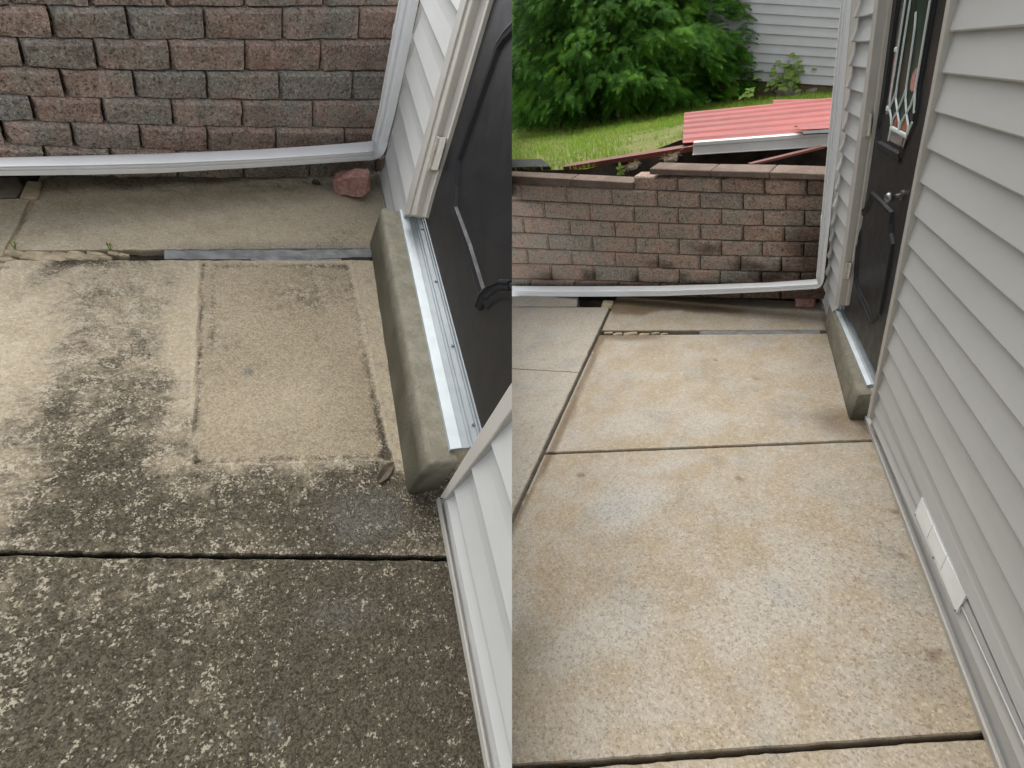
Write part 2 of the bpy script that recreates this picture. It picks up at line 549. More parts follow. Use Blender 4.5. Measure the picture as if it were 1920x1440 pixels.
def mat_glass():
    t = NT('leaded_door_glass')
    c = t.mix(t.ramp(t.noise(9, 3, 0.6, t.scaled(1, 1, 0.3)), 0.4, 0.65), (0.006, 0.012, 0.010), (0.012, 0.045, 0.030))  # green reflection of foliage put into the glass colour
    return t.fin(c, 0.38, t.bump(t.noise(30, 2), 0.002, 0.25), spec=0.25)
M['glass'] = mat_glass()
M['glassclear'] = mat_plain('bevelled_clear_glass', (0.16, 0.15, 0.155), 0.15, 0.25, 20, spec=0.6)
M['glassorange'] = mat_plain('orange_stained_glass', (0.34, 0.12, 0.065), 0.2, 0.3, 40, spec=0.5)
M['glasspink'] = mat_plain('rose_stained_glass', (0.22, 0.12, 0.13), 0.2, 0.3, 40, spec=0.5)
M['came'] = mat_plain('pale_lead_came', (0.58, 0.64, 0.62), 0.45, 0.06, 30)

random.seed(7)
# ------------------------------------------------------------------ paving
def slab(P, parent, tl, tr, br, bl, mat, attrs, cell=0.022, thick=0.09, seed=0.0, jag=0.003, name='slab', lift=0.0, wave=0.0015, zfn=None, limit=110):
    """concrete slab with a worn edge; corners in place coordinates"""
    tl, tr, br, bl = [np.asarray(q, float) for q in (tl, tr, br, bl)]
    wx = max(np.linalg.norm(tr - tl), np.linalg.norm(br - bl)); wy = max(np.linalg.norm(bl - tl), np.linalg.norm(br - tr))
    nx = max(3, min(limit, int(wx / cell))); ny = max(3, min(limit, int(wy / cell)))
    us = [0, 0.004 / wx] + [i / nx for i in range(1, nx)] + [1 - 0.004 / wx, 1]
    vs = [0, 0.004 / wy] + [i / ny for i in range(1, ny)] + [1 - 0.004 / wy, 1]
    nu, nv = len(us), len(vs)
    V = []
    for j, v in enumerate(vs):
        for i, u in enumerate(us):
            p = (tl * (1 - u) + tr * u) * (1 - v) + (bl * (1 - u) + br * u) * v
            e = (i == 0) + (i == nu - 1) + (j == 0) + (j == nv - 1)
            near = i <= 1 or j <= 1 or i >= nu - 2 or j >= nv - 2
            if near:
                p = p + np.array([nz(p, 28, seed) + 0.5 * nz(p, 90, seed), nz(p, 31, seed + 5) + 0.5 * nz(p, 80, seed), 0]) * jag
            p[2] += lift + nz(p, 4.5, seed) * wave + nz(p, 30, seed) * 0.0008 - (0.005 if e else 0)
            if zfn:
                p[2] += zfn(*P.px(p), p)
            V.append(p)
    Fc = []
    for j in range(nv - 1):
        for i in range(nu - 1):
            Fc.append((j * nu + i, (j + 1) * nu + i, (j + 1) * nu + i + 1, j * nu + i + 1))
    ring = [i for i in range(nu)] + [j * nu + nu - 1 for j in range(1, nv)] + [(nv - 1) * nu + i for i in range(nu - 2, -1, -1)] + [j * nu for j in range(nv - 2, 0, -1)]
    k = len(V)
    for r in ring:
        q = V[r].copy(); q[2] -= thick
        V.append(q)
    n = len(ring)
    for a in range(n):
        b = (a + 1) % n
        Fc.append((ring[a], ring[b], k + b, k + a))
    Fc.append(tuple(k + a for a in range(n)))
    o = part(parent, name, V, Fc, mat, smooth=False)
    vals = {nm: [] for nm in attrs}
    for p in V:
        x, y = P.px(p) if P.depth(p) > 0.05 else (P.px(p * np.array([1, 0, 0]) + np.array([0, 0.0, 0])) if False else (500, 1600))
        for nm, fn in attrs.items():
            vals[nm].append(fn(x, y, p))
    for nm in attrs:
        add_attr(o, nm, vals[nm])
    return o

def structure(P, name):
    o = bpy.data.objects.new(name, None)
    COL.objects.link(o)
    set_local(o, P, (0, 0, 0))
    o['kind'] = 'structure'; o['_b'] = [0, 0, 0]; o['_p'] = P.key
    return o

def chip(parent, c, s, mat, seed, name='chip', flat=0.6):
    """broken lump: a jittered low box"""
    rnd = random.Random(seed)
    bm = bmesh.new()
    bmesh.ops.create_icosphere(bm, subdivisions=2, radius=1.0)
    V = []
    for v in bm.verts:
        p = np.array(v.co)
        m = np.max(np.abs(p)); p = p / m * 0.75 + p * 0.25
        p = p * (1 + 0.28 * nz(p, 1.3, seed * 3.1))
        V.append(np.array(c) + p * np.array([s[0], s[1], s[2]]) * 0.5)
    Fc = [tuple(v.index for v in f.verts) for f in bm.faces]
    bm.free()
    return part(parent, name, V, Fc, mat)

# --- left: before washing
def mat_rect(x, y):
    """inside the rectangle a doormat has left on the slab"""
    # edges of the mark in the photograph frame
    lx = 376 - (y - 495) * 0.036
    rx = 655 + (y - 490) * 0.215
    ty, by = 493, 872 - (x - 360) * 0.03
    a = ss(lx - 3, lx + 5, x) * (1 - ss(rx - 6, rx + 3, x)) * ss(ty - 2, ty + 6, y) * (1 - ss(by - 5, by + 4, y))
    return a, lx, rx, by

def f_dirt(x, y, p):
    w1 = 30 * nz(p, 5.0, 2.0) + 10 * nz(p, 16, 3.0)
    w2 = 30 * nz(p, 5.0, 8.0) + 10 * nz(p, 16, 9.0)
    X, Y = x + w1, y + w2
    if y > 1042:
        d = 0.88 + 0.18 * nz(p, 3.5, 1.0)
        d -= 0.20 * blob(X, Y, 430, 1260, 90, 260, 14, 0.8)
        d -= 0.12 * blob(X, Y, 250, 1110, 240, 60, 0, 0.8)
        d += 0.16 * blob(X, Y, 690, 1230, 170, 190, 0, 0.8)
        d += 0.20 * blob(X, Y, 800, 1400, 170, 140, 0, 0.7)
        d -= 0.14 * (1 - ss(-30, 230, X))
        return max(0, min(1, d))
    if y > 484:
        d = 0.20 + 0.38 * ss(600, 980, Y)
        d += 0.26 * blob(X, Y, 205, 760, 150, 320, 4, 1.0)
        d -= 0.30 * (1 - ss(-10, 180, X)) * (1 - ss(600, 820, Y))
        d -= 0.20 * blob(X, Y, 338, 690, 30, 180, 5, 0.9)
        d -= 0.10 * blob(X, Y, 330, 900, 60, 50, 0, 0.9)
        d -= 0.12 * (1 - ss(-30, 150, X))
        d += 0.28 * blob(X, Y, 690, 960, 120, 70, 0, 0.8) + 0.14 * blob(X, Y, 500, 970, 160, 80, 0, 0.8)
        d += 0.35 * blob(x + 0.4 * w1, y + 0.4 * w2, 70, 520, 100, 16, -30, 0.6) + 0.25 * blob(X, y, 130, 490, 90, 10, 0, 0.8)
        a, lx, rx, by = mat_rect(x, y)
        edge = math.exp(-((x - rx + 9) / 8.0) ** 2) * (0.15 + 0.40 * ss(600, 800, y)) + math.exp(-((y - by + 6) / 6.0) ** 2) * 0.34 + 0.55 * blob(x, y, 728, 853, 16, 14)
        edge += math.exp(-((x - lx - 26) / 6.0) ** 2) * 0.26 * (1 - ss(620, 700, y)) + math.exp(-((x - lx - 4) / 4.0) ** 2) * 0.40
        edge += math.exp(-((y - 499) / 5.0) ** 2) * 0.25
        inside = 0.12 + 0.16 * nz(p, 6, 4.0) + edge + 0.2 * blob(X, Y, 600, 540, 60, 50, 0, .9)
        rim = math.exp(-((y - by - 7) / 6.0) ** 2) * (lx < x < rx) * 0.14 + math.exp(-((x - lx + 5) / 5.0) ** 2) * (490 < y < 875) * 0.12
        d = max(0, d - rim) * (1 - a) + inside * a
        if x > rx:                                    # clean strip between the mat mark and the step
            d = d * ss(860, 900, y) + (0.24) * (1 - ss(860, 900, y))
        return max(0, min(1, d))
    d = 0.0 + 0.20 * ss(400, 470, y) * ss(330, 480, x) + 0.34 * (1 - ss(346, 374, y + 10 * nz(p, 9, 1))) + 0.12 * nz(p, 5)
    d += 0.15 * blob(x, y, 640, 420, 90, 50)
    return max(0, min(1, d))

def f_grey(x, y, p):
    v = 0.75 * blob(x, y, 520, 470, 240, 14, 0, 0.6) * ss(250, 320, x)
    v += 0.5 * blob(x + 20 * nz(p, 9), y + 20 * nz(p, 9, 4), 680, 970, 80, 50, 0, 0.6)
    v += 0.35 * blob(x, y, 640, 1150, 60, 30, 0, 0.7)
    v += 0.9 * blob(x, y, 466, 697, 10, 9, 0, 0.5) + 0.55 * blob(x, y, 508, 1366, 9, 14, 25, 0.5) + 0.3 * blob(x, y, 520, 1345, 8, 26, 25, 0.6)
    return min(1, v)

def f_mark(x, y, p):
    if not 484 < y < 1042:
        return 0.12 * ss(415, 470, y) * ss(330, 520, x)
    a = mat_rect(x, y)[0]
    return a * (0.78 + 0.5 * nz(p, 4, 7))

def z_mark(x, y, p):
    """the mark is worn a little below the slab, with a low rim of old grit round it"""
    if not 484 < y < 1042:
        return 0.0
    a, lx, rx, by = mat_rect(x, y)
    rim = max(math.exp(-((x - lx + 4) / 4.0) ** 2) * (480 < y < 880), math.exp(-((x - rx - 4) / 4.0) ** 2) * (480 < y < 880), math.exp(-((y - by - 5) / 4.0) ** 2) * (lx - 6 < x < rx + 6))
    return -0.004 * a + 0.0018 * rim

AL = {'dirt': f_dirt, 'grey': f_grey, 'mark': f_mark}
pL = structure(L, 'patio_paving')
xj = L.g(26, 455)[0]                                  # long joint beside the walkway
xwL = 0.70
def lineY(P, a, b, x):
    A, B = P.g(*a), P.g(*b)
    return A[1] + (B[1] - A[1]) * (x - A[0]) / (B[0] - A[0])
def gp(P, a, b, x, z=0.0):
    return np.array([x, lineY(P, a, b, x), z])
ja, jb = (0, 1042.5), (850, 1052)
ka, kb = (0, 1035), (850, 1044.5)
slab(L, pL, gp(L, ja, jb, xj), gp(L, ja, jb, xwL), (xwL, -1.3, 0), (xj, -1.3, 0), M['dirty'], AL, seed=1.0, jag=0.004)
slab(L, pL, gp(L, (20, 487), (697, 487.5), xj), gp(L, (20, 487), (697, 487.5), xwL), gp(L, ka, kb, xwL), gp(L, ka, kb, xj), M['dirty'], AL, seed=2.0, jag=0.0035, cell=0.0085, limit=150, zfn=z_mark)
slab(L, pL, L.rt * -1.2 + L.g(480, 338) + [0, 0.12, 0] if False else gp(L, (60, 333), (640, 302), xj), gp(L, (60, 333), (640, 302), xwL), gp(L, (20, 468.5), (697, 466), xwL), gp(L, (20, 470), (697, 466), xj), M['dirty'], AL, seed=3.0, jag=0.004)
slab(L, pL, gp(L, (-200, 381), (36, 371), -2.6), gp(L, (-200, 381), (36, 371), xj - 0.010), (xj - 0.010, -1.3, 0), (-2.6, -1.3, 0), M['dirty'], {'dirt': lambda x, y, p: 0.10 + 0.1 * nz(p, 5), 'grey': lambda x, y, p: 0, 'mark': lambda x, y, p: 0.1}, seed=4.0, jag=0.005, cell=0.05)

# filler, crumbs and broken pieces in the joints
def ribbon(P, parent, name, top, bot, z0, z1, mat, n=40, seed=0.0, rough=0.003):
    """lumpy strip between two polylines (pixel lists) at height z0, bottom at z1"""
    def ev(pl, t):
        k = t * (len(pl) - 1); i = min(len(pl) - 2, int(k)); f = k - i
        return pl[i][0] * (1 - f) + pl[i + 1][0] * f, pl[i][1] * (1 - f) + pl[i + 1][1] * f
    rings = []
    for a in range(n + 1):
        t = a / n
        A = P.g(*ev(top, t), z0); B = P.g(*ev(bot, t), z0)
        ring = []
        for k in range(5):
            p = A * (1 - k / 4) + B * k / 4
            p[2] += nz(p, 22, seed) * rough + nz(p, 70, seed) * rough * 0.5 - (0.004 if k in (0, 4) else 0)
            p[1] += nz(p, 40, seed + 3) * rough
            ring.append(p)
        b1 = B.copy(); b1[2] = z1; a1 = A.copy(); a1[2] = z1
        rings.append(ring + [b1, a1])
    V, Fc = loft(rings)
    return part(parent, name, V, Fc, mat)

ribbon(L, pL, 'joint_filler', [(308, 468), (400, 466), (500, 467), (600, 466.5), (698, 465.5)], [(308, 483.5), (400, 484.5), (500, 484), (560, 485.5), (620, 482.5), (698, 480)], -0.001, -0.05, M['caulk'], 60, 3.0, 0.004)
ribbon(L, pL, 'joint_filler', [(470, 484.5), (520, 484), (575, 485.5), (640, 484)], [(470, 489), (520, 490.5), (575, 490.5), (640, 489)], -0.002, -0.05, M['caulk'], 26, 6.0, 0.003)
rnd = random.Random(4)
for k, (x, y, sx) in enumerate([(30, 474, 26), (52, 480, 20), (75, 475, 28), (96, 482, 40), (128, 480, 34), (142, 474, 20), (160, 481, 30), (182, 476, 24), (196, 482, 18), (212, 474, 14), (232, 477, 12), (14, 486, 18), (8, 500, 12)]):
    c = L.g(x, y); s = sx * 0.0022
    chip(pL, c + [0, 0, -0.012], (s, s * 0.5, 0.03), M['chip'], 20 + k, 'concrete_chip')
rings = []
for i in range(40):
    y = 1.9 - 3.2 * i / 39; q = np.array([xj - 0.005, y, -0.006])
    rings.append([q + [-0.012, 0, nz(q, 30) * 0.004], q + [0.0, 0, nz(q, 45, 3) * 0.006], q + [0.012, 0, nz(q, 30, 5) * 0.004], q + [0.012, 0, -0.04], q + [-0.012, 0, -0.04]])
part(pL, 'joint_sand', *loft(rings), M['chip'])
ribbon(L, pL, 'joint_soil', [(10, 470), (120, 471), (230, 470), (310, 470)], [(10, 489), (120, 488), (230, 487), (310, 485)], -0.026, -0.06, M['soil'], 30, 9.0, 0.006)

# paver and broken corner beside the drain
def px_prism(P, pts, z, thick, fn=None):
    fr = [P.g(x, y, z) for x, y in pts]
    return prism(fr, np.array([0, 0, -thick]))
v, f = px_prism(L, [(-120, 335), (34, 331), (46, 350), (30, 368), (-120, 376)], 0.004, 0.06)
o = part(pL, 'paver', v, f, M['paver']); bevel_obj(o, 0.006, 2)
v, f = px_prism(L, [(50, 338), (78, 340), (71, 371), (36, 369)], 0.010, 0.05)
o = part(pL, 'broken_corner', v, f, M['chip']); bevel_obj(o, 0.005, 2)

# --- right: after washing
def f_wet(x, y, p):
    w1 = 16 * nz(p, 7, 2.0) + 6 * nz(p, 25, 3.0)
    v = 0.0
    yl = 592 - 0.035 * (x - 1150) + 0.5 * w1
    if y < 640 and x > 1145:
        v = max(v, (1 - ss(yl - 5, yl + 3, y)) * (1 - ss(1330, 1480, x) * 0.7))
    # damp edge along the long joint
    xe = np.interp(y, [567, 622, 720, 845, 982, 1100], [1152, 1126, 1085, 1027, 960, 905])
    w = 10 + 14 * max(0, nz(p, 3.3, 6.0) + 0.25)
    if y > 625:
        v = max(v, (1 - ss(w - 4, w + 3, x - xe)) * (1 if x > xe else 0) * 0.9)
    if 628 < y < 660:
        v = max(v, blob(x, y, 1180, 630, 55, 9, 0, 0.4) * 0.9)
    for cx, cy, rx, ry in [(1693, 1040, 8, 6), (1748, 1190, 5, 6), (1756, 1228, 13, 11), (1690, 1012, 3.5, 2.5), (1684, 960, 16, 6), (1384, 898, 5, 3), (1420, 709, 4.5, 2.6), (1338, 674, 3, 2), (1466, 652, 3, 1.6), (1590, 708, 3, 2), (1090, 890, 8, 3)]:
        v = max(v, blob(x + w1 * 0.2, y, cx, cy, rx, ry, 0, 0.35))
    v = max(v, 0.8 * blob(x, y, 1590, 795, 60, 26, 10, 0.6), 0.6 * (1 - ss(3, 14, abs(y - (590 + (x - 1541) * 2.45)))) * (1 if 1538 < x < 1600 else 0))
    edge = 1626 + (y - 782) * 0.381
    v = max(v, 0.45 * (1 - ss(4, 16 + 8 * nz(p, 6), edge - x)) * (0.4 + 0.6 * ss(-0.1, 0.3, nz(p, 4, 1))) if y > 790 else 0)
    return min(1, v)

def f_rgrey(x, y, p):
    w1, w2 = 26 * nz(p, 4, 2.0), 26 * nz(p, 4, 5.0)
    X, Y = x + w1, y + w2
    v = 0
    for cx, cy, rx, ry, rot, a in [(1180, 940, 70, 40, -20, 1), (1110, 1190, 110, 45, -35, .9), (1180, 790, 60, 26, -10, .7), (1310, 795, 50, 22, 0, .6), (1460, 1120, 60, 130, 60, .7), (1150, 1340, 90, 30, 0, .5), (1240, 870, 70, 12, -5, .8), (1560, 900, 60, 40, 0, .5), (1060, 1250, 50, 22, 0, .7)]:
        v = max(v, a * blob(X, Y, cx, cy, rx, ry, rot, 0.7))
    if x < np.interp(y, [567, 622, 720, 845, 982], [1152, 1126, 1085, 1027, 960]):
        v = max(v, 0.55)
    return v

def f_grain(x, y, p):
    return min(1, 0.25 + 0.6 * ss(820, 1050, y + 60 * nz(p, 3)) + 0.3 * ss(1500, 1750, x))

AR = {'wet': f_wet, 'grey': f_rgrey, 'grain': f_grain}
pR = structure(R, 'walkway_paving')
XJ = [(1152, 567), (1126, 622), (1085, 720), (1027, 845), (960, 982)]
A0, A1 = R.g(*XJ[0]), R.g(*XJ[-1])
def xjR(y):
    return A0[0] + (A1[0] - A0[0]) * (y - A0[1]) / (A1[1] - A0[1])
xwR = 0.62
def seg_pts(a, b, gap=0.0):
    """left (at the long joint) and right (under the house wall) ends of a cross joint"""
    A, B = R.g(*a), R.g(*b)
    def at(x):
        return A + (B - A) * (x - A[0]) / (B[0] - A[0])
    p = at(-0.87)
    return at(xjR(p[1]) + gap), at(xwR)
a_f, b_f = seg_pts((1130, 619.5), (1535, 618.5)); a_s, b_s = seg_pts((1130, 628), (1535, 625.5))
c_s, d_s = seg_pts((1030, 848.3), (1635, 824.5)); c_m, d_m = seg_pts((1030, 851.7), (1635, 827.5))
e_m, g_m = seg_pts((1035, 1430), (1852, 1371)); e_n, g_n = seg_pts((1035, 1442), (1852, 1384))
wl = R.rt * 1.0
base_r = R.g(1250, 563) - R.rn * 0.10
def ret_at(x):
    return base_r + R.rt * ((x - base_r[0]) / R.rt[0])
slab(R, pR, ret_at(xjR(3.2)), ret_at(xwR), b_f, a_f, M['clean'], AR, seed=11.0)
slab(R, pR, a_s, b_s, d_s, c_s, M['clean'], AR, seed=12.0, jag=0.002)
slab(R, pR, c_m, d_m, g_m, e_m, M['clean'], AR, seed=13.0, jag=0.002)
slab(R, pR, e_n, g_n, (xwR, -1.4, 0), (xjR(-1.4), -1.4, 0), M['clean'], AR, seed=14.0, jag=0.004)
G = 0.019
def lj(y):
    return np.array([xjR(y) - G, y, 0])
cr0, cr1 = R.g(960, 693), R.g(1090, 700.5)
crL = cr0 + (cr1 - cr0) * ((-3.0 - cr0[0]) / (cr1[0] - cr0[0]))
crR = cr0 + (cr1 - cr0) * ((lj(2.1)[0] - cr0[0]) / (cr1[0] - cr0[0]))
t0, t1 = R.g(960, 577.5), R.g(1147, 578)
tL = t0 + (t1 - t0) * ((-3.0 - t0[0]) / (t1[0] - t0[0])); tR = t0 + (t1 - t0) * ((lj(2.95)[0] - t0[0]) / (t1[0] - t0[0]))
slab(R, pR, tL, tR, crR + [0, 0.0012, 0], crL + [0, 0.0012, 0], M['clean'], AR, seed=15.0, cell=0.03, lift=0.008, jag=0.0035)
slab(R, pR, crL - [0, 0.0012, 0], crR - [0, 0.0012, 0], lj(-1.4), (-3.0, -1.4, 0), M['clean'], AR, seed=15.0, cell=0.03, lift=0.008, jag=0.0035)
# strip by the wall, left open where the drain hole is
v0, v1 = R.g(960, 548), R.g(1083, 548)
slab(R, pR, R.g(900, 556), R.g(1085, 557), R.g(1081, 576), R.g(900, 575.5), M['clean'], AR, seed=16.0, jag=0.006, cell=0.03, lift=0.006)
v, f = px_prism(R, [(1131, 562), (1152, 563), (1146, 577), (1126, 576.5)], 0.008, 0.07)
o = part(pR, 'broken_corner', v, f, M['chip']); bevel_obj(o, 0.006, 2)
ribbon(R, pR, 'joint_filler', [(1312, 619.5), (1400, 618.5), (1470, 618.5), (1537, 617.5)], [(1312, 625.5), (1400, 626), (1470, 626.5), (1537, 624.5)], -0.001, -0.05, M['caulk'], 50, 13.0, 0.003)
for k, (x, y, sx) in enumerate([(1140, 623, 22), (1158, 625, 26), (1182, 624, 36), (1208, 625.5, 26), (1228, 624, 20), (1245, 625, 18)]):
    c = R.g(x, y); s = sx * 0.0026
    chip(pR, c + [0, 0, -0.013], (s, s * 0.36, 0.028), M['chip'], 60 + k, 'concrete_chip')

# ground under both pavings
def sheet(P, name, quad, mat, kind='structure'):
    v, f = prism([np.asarray(q, float) for q in quad], np.array([0, 0, -0.2]))
    return solo(P, name, v, f, mat, None, None, base=np.zeros(3), kind=kind)
sheet(L, 'soil', [(-14, -2.5, -0.05), (3.0, -2.5, -0.05), (3.0, 8, -0.05), (-14, 8, -0.05)], M['soil'])
sheet(R, 'soil', [(-5, -2.5, -0.055), (4, -2.5, -0.055), (4, 4.4, -0.055), (-5, 4.4, -0.055)], M['soil'])

# ------------------------------------------------------------------ retaining walls
def block(P, wall, quad, off, mat, seed, wetfn=None, name='brick', nx=9, ny=4, pillow=0.015, amp=0.009, depth=0.09, gap=0.004):
    """split-face block: pixel corners tl,tr,br,bl laid on the wall plane"""
    tl, tr, br, bl = [P.rw(x, y, off) for x, y in quad]
    cen = (tl + tr + br + bl) / 4
    W = np.linalg.norm(tr - tl); Hh = np.linalg.norm(bl - tl)
    n = P.rn
    us = [0, 0.035] + [0.035 + 0.93 * i / (nx - 2) for i in range(1, nx - 2)] + [0.965, 1]
    vs = [0, 0.09] + [0.09 + 0.82 * i / (ny - 1) for i in range(1, ny - 1)] + [0.91, 1]
    gu, gv = gap / W, gap / Hh
    nu, nv = len(us), len(vs)
    V = []; wet = []
    for j, v in enumerate(vs):
        for i, u in enumerate(us):
            uu = gu + u * (1 - 2 * gu); vv = gv + v * (1 - 2 * gv)
            p = (tl * (1 - uu) + tr * uu) * (1 - vv) + (bl * (1 - uu) + br * uu) * vv
            e = (i in (0, nu - 1)) or (j in (0, nv - 1))
            h = -pillow * (1.0 if e else 0.0) + (0 if e else amp * (nz(p, 16, seed) + 0.7 * nz(p, 42, seed + 2)))
            if e:
                p = p + P.rt * (nz(p, 60, seed) * 0.0025) + np.array([0, 0, nz(p, 60, seed + 4) * 0.002])
            V.append(p + n * h)
            wet.append(wetfn(*P.px(p), p) if wetfn else 0.0)
    Fc = [(j * nu + i, (j + 1) * nu + i, (j + 1) * nu + i + 1, j * nu + i + 1) for j in range(nv - 1) for i in range(nu - 1)]
    ring = [i for i in range(nu)] + [j * nu + nu - 1 for j in range(1, nv)] + [(nv - 1) * nu + i for i in range(nu - 2, -1, -1)] + [j * nu for j in range(nv - 2, 0, -1)]
    k = len(V)
    for r in ring:
        V.append(V[r] - n * depth); wet.append(wet[r])
    m = len(ring)
    for a in range(m):
        b = (a + 1) % m
        Fc.append((ring[a], ring[b], k + b, k + a))
    Fc.append(tuple(k + a for a in range(m)))
    o = part(wall, name, V, Fc, mat)
    add_attr(o, 'wet', wet)
    return o

def yl(line, x):
    return float(np.interp(x, [q[0] for q in line], [q[1] for q in line]))
def row_blocks(P, wall, rows, lines, mat, step, seed0, x0, x1, wetfn=None, **kw):
    """rows: list of joint lists (top x, bottom x); lines: course lines as pixel polylines"""
    k = 0
    for r, js in enumerate(rows):
        up, lo = lines[r], lines[r + 1]
        off = step * (r - len(rows) + 1)
        js = [(x0[r], x0[r])] + js + [(x1[r], x1[r])]
        for a in range(len(js) - 1):
            (ta, ba), (tb, bb) = js[a], js[a + 1]
            q = [(ta, yl(up, ta)), (tb, yl(up, tb)), (bb, yl(lo, bb)), (ba, yl(lo, ba))]
            block(P, wall, q, off + random.uniform(-0.003, 0.003), mat, seed0 + k * 1.37, wetfn, **kw)
            k += 1

wallL = thing(L, 'retaining_wall', 'retaining wall of reddish grey split-face blocks above the dirty slabs', 'wall', L.g(300, 338))
lnL = [
    [(-300, -36), (0, -42), (400, -44), (800, -48)],
    [(-300, 10), (0, 15), (240, 17.5), (388, 18), (742, 16), (900, 15)],
    [(-300, 67), (0, 76), (180, 79), (320, 79.5), (480, 79.5), (732, 78), (900, 77)],
    [(-300, 118), (0, 130), (190, 136), (325, 137.5), (480, 137.3), (722, 137), (900, 137)],
    [(-300, 166), (0, 182.5), (128, 187.5), (262, 189), (392, 191), (480, 192), (712, 191), (900, 191)],
    [(-300, 212), (0, 230), (72, 232.5), (200, 236), (330, 241), (458, 243), (700, 244), (900, 244)],
    [(-300, 252), (0, 275), (145, 282.5), (270, 285), (480, 290), (700, 292), (900, 293)],
    [(-300, 318), (0, 332), (145, 336), (480, 338), (700, 336), (900, 335)],
]
rwL = [
    [(20, 24), (169, 171), (316, 317.5), (462, 462), (612, 610), (765, 760)],
    [(-52, -40), (95, 105), (240, 249), (386, 389.5), (534, 533), (679, 674)],
    [(-104, -88), (39, 51), (180, 189), (320, 326), (464, 462), (606, 602.5), (748, 742)],
    [(-20, -6), (116, 127.5), (252.5, 260), (391, 394), (527.5, 526), (666, 661)],
    [(-74, -60), (60, 71), (194, 201), (324.5, 330), (458, 457), (591, 588), (726, 720)],
    [(5, 17), (136, 145), (264.5, 270), (392.5, 392.5), (521, 521), (650, 648)],
    [(-38, -30), (86, 90), (211, 214), (336, 338), (460, 460), (583, 583), (706, 706)],
]
x0L = [-125, -190, -240, -155, -205, -125, -165]
x1L = [880, 825, 885, 805, 850, 780, 800]
row_blocks(L, wallL, rwL, lnL, M['blockL'], 0.020, 3.0, x0L, x1L, wetfn=lambda x, y, p: 0.35 * ss(288, 300, y) + 0.3 * ss(0.1, 0.5, nz(p, 6, 3)))
# earth behind the blocks
bk = [L.rw(x, y, -0.20) for x, y in ((-420, -30), (1150, -30), (1150, 345), (-420, 345))]
v, f = prism(bk, -L.rn * 0.6); part(wallL, 'backfill', v, f, M['soil'])

wallR = thing(R, 'retaining_wall', 'retaining wall of reddish grey split-face blocks topped with smooth caps below the lawn', 'wall', R.g(1250, 563))
lnR = [
    [(700, 318), (960, 326), (1187, 331), (1270, 331.5), (1440, 335), (1545, 338), (1700, 341)],
    [(700, 328), (960, 344), (1187, 356.6), (1270, 360), (1350, 363.5), (1440, 367), (1540, 368), (1700, 370)],
    [(700, 360), (960, 376), (1102, 383.7), (1230, 390), (1312, 392.5), (1440, 396), (1540, 397), (1700, 399)],
    [(700, 392), (960, 406), (1150, 417.5), (1270, 421), (1440, 425.5), (1540, 426), (1700, 427)],
    [(700, 424), (960, 437), (1110, 444), (1235, 449), (1392, 453), (1440, 455), (1540, 455.5), (1700, 456)],
    [(700, 454), (960, 466), (1110, 472.5), (1272, 479), (1430, 482.5), (1540, 484), (1700, 485)],
    [(700, 485), (960, 495), (1072, 497.5), (1232, 504), (1387, 509.5), (1440, 511), (1540, 512), (1700, 513)],
    [(700, 515), (960, 524), (1115, 527.5), (1272, 532.5), (1440, 537), (1540, 538.5), (1700, 540)],
    [(700, 545), (960, 552), (1115, 555), (1272, 559), (1440, 562), (1540, 563), (1700, 564)],
]
rwR = [
    [(1269, 1270), (1350.5, 1351.5), (1432, 1433), (1512, 1512)],
    [(972, 978), (1059, 1063), (1145, 1147.5), (1230, 1232), (1311, 1311.5), (1392, 1392.5), (1472, 1472.5)],
    [(935, 941), (1019, 1022), (1103.5, 1106), (1188, 1189), (1270, 1271), (1351, 1351.5), (1430, 1430), (1507.5, 1507.5)],
    [(980, 983), (1067, 1069), (1151, 1153), (1233, 1235), (1312, 1313), (1392, 1393), (1470, 1470)],
    [(942, 946), (1026, 1029), (1109.5, 1111.5), (1190.5, 1192), (1272, 1272), (1351, 1351), (1428, 1428), (1505.5, 1505.5)],
    [(988, 990), (1070.5, 1072), (1152, 1154), (1233.5, 1234.5), (1312, 1312), (1388, 1387), (1464, 1464)],
    [(952, 954), (1032, 1034), (1113.5, 1115), (1195, 1195), (1273, 1273), (1349, 1348.5), (1426, 1426), (1500, 1500)],
    [(994, 996), (1077.5, 1078.5), (1159, 1160), (1238, 1238), (1314, 1314), (1390, 1390), (1463, 1463)],
]
x0R = [1186.8, 885, 850, 895, 858, 905, 868, 910]
x1R = [1600, 1560, 1590, 1552, 1585, 1550, 1580, 1548]
def wetR(x, y, p):
    w = 18 * nz(p, 9, 2.0) + 9 * nz(p, 30, 5.0)
    v = ss(1450, 1515, x + w) * (0.5 + 0.5 * ss(400, 455, y))
    v = max(v, ss(1330, 1470, x + w + (y - 512) * 3.0) * ss(482, 505, y + w * 0.6) * (0.35 + 0.65 * ss(-0.15, 0.1, nz(p, 7, 9))))
    v = max(v, 0.9 * blob(x + w, y + w * 0.5, 1022, 520, 22, 8), 0.9 * blob(x + w * 0.7, y + w * 0.4, 1103, 518, 14, 10, -30), 0.9 * blob(x + w * 0.7, y + w * 0.4, 1186, 522, 10, 10, -30),
            0.8 * blob(x + w, y + w * 0.4, 1240, 497, 24, 6), 0.8 * blob(x + w, y + w * 0.4, 1330, 468, 26, 8), 0.9 * blob(x + w, y + w, 1402, 500, 40, 10), 0.9 * blob(x, y + w, 1280, 520, 8, 12))
    v = max(v, ss(526, 532, y) * 0.9, 0.75 * ss(1500, 1515, x) * ss(0, 0.15, nz(p, 5, 2)))
    return min(1, v)
row_blocks(R, wallR, rwR, lnR, M['blockR'], 0.014, 90.0, x0R, x1R, wetfn=wetR, nx=8, amp=0.008, gap=0.003, pillow=0.011)
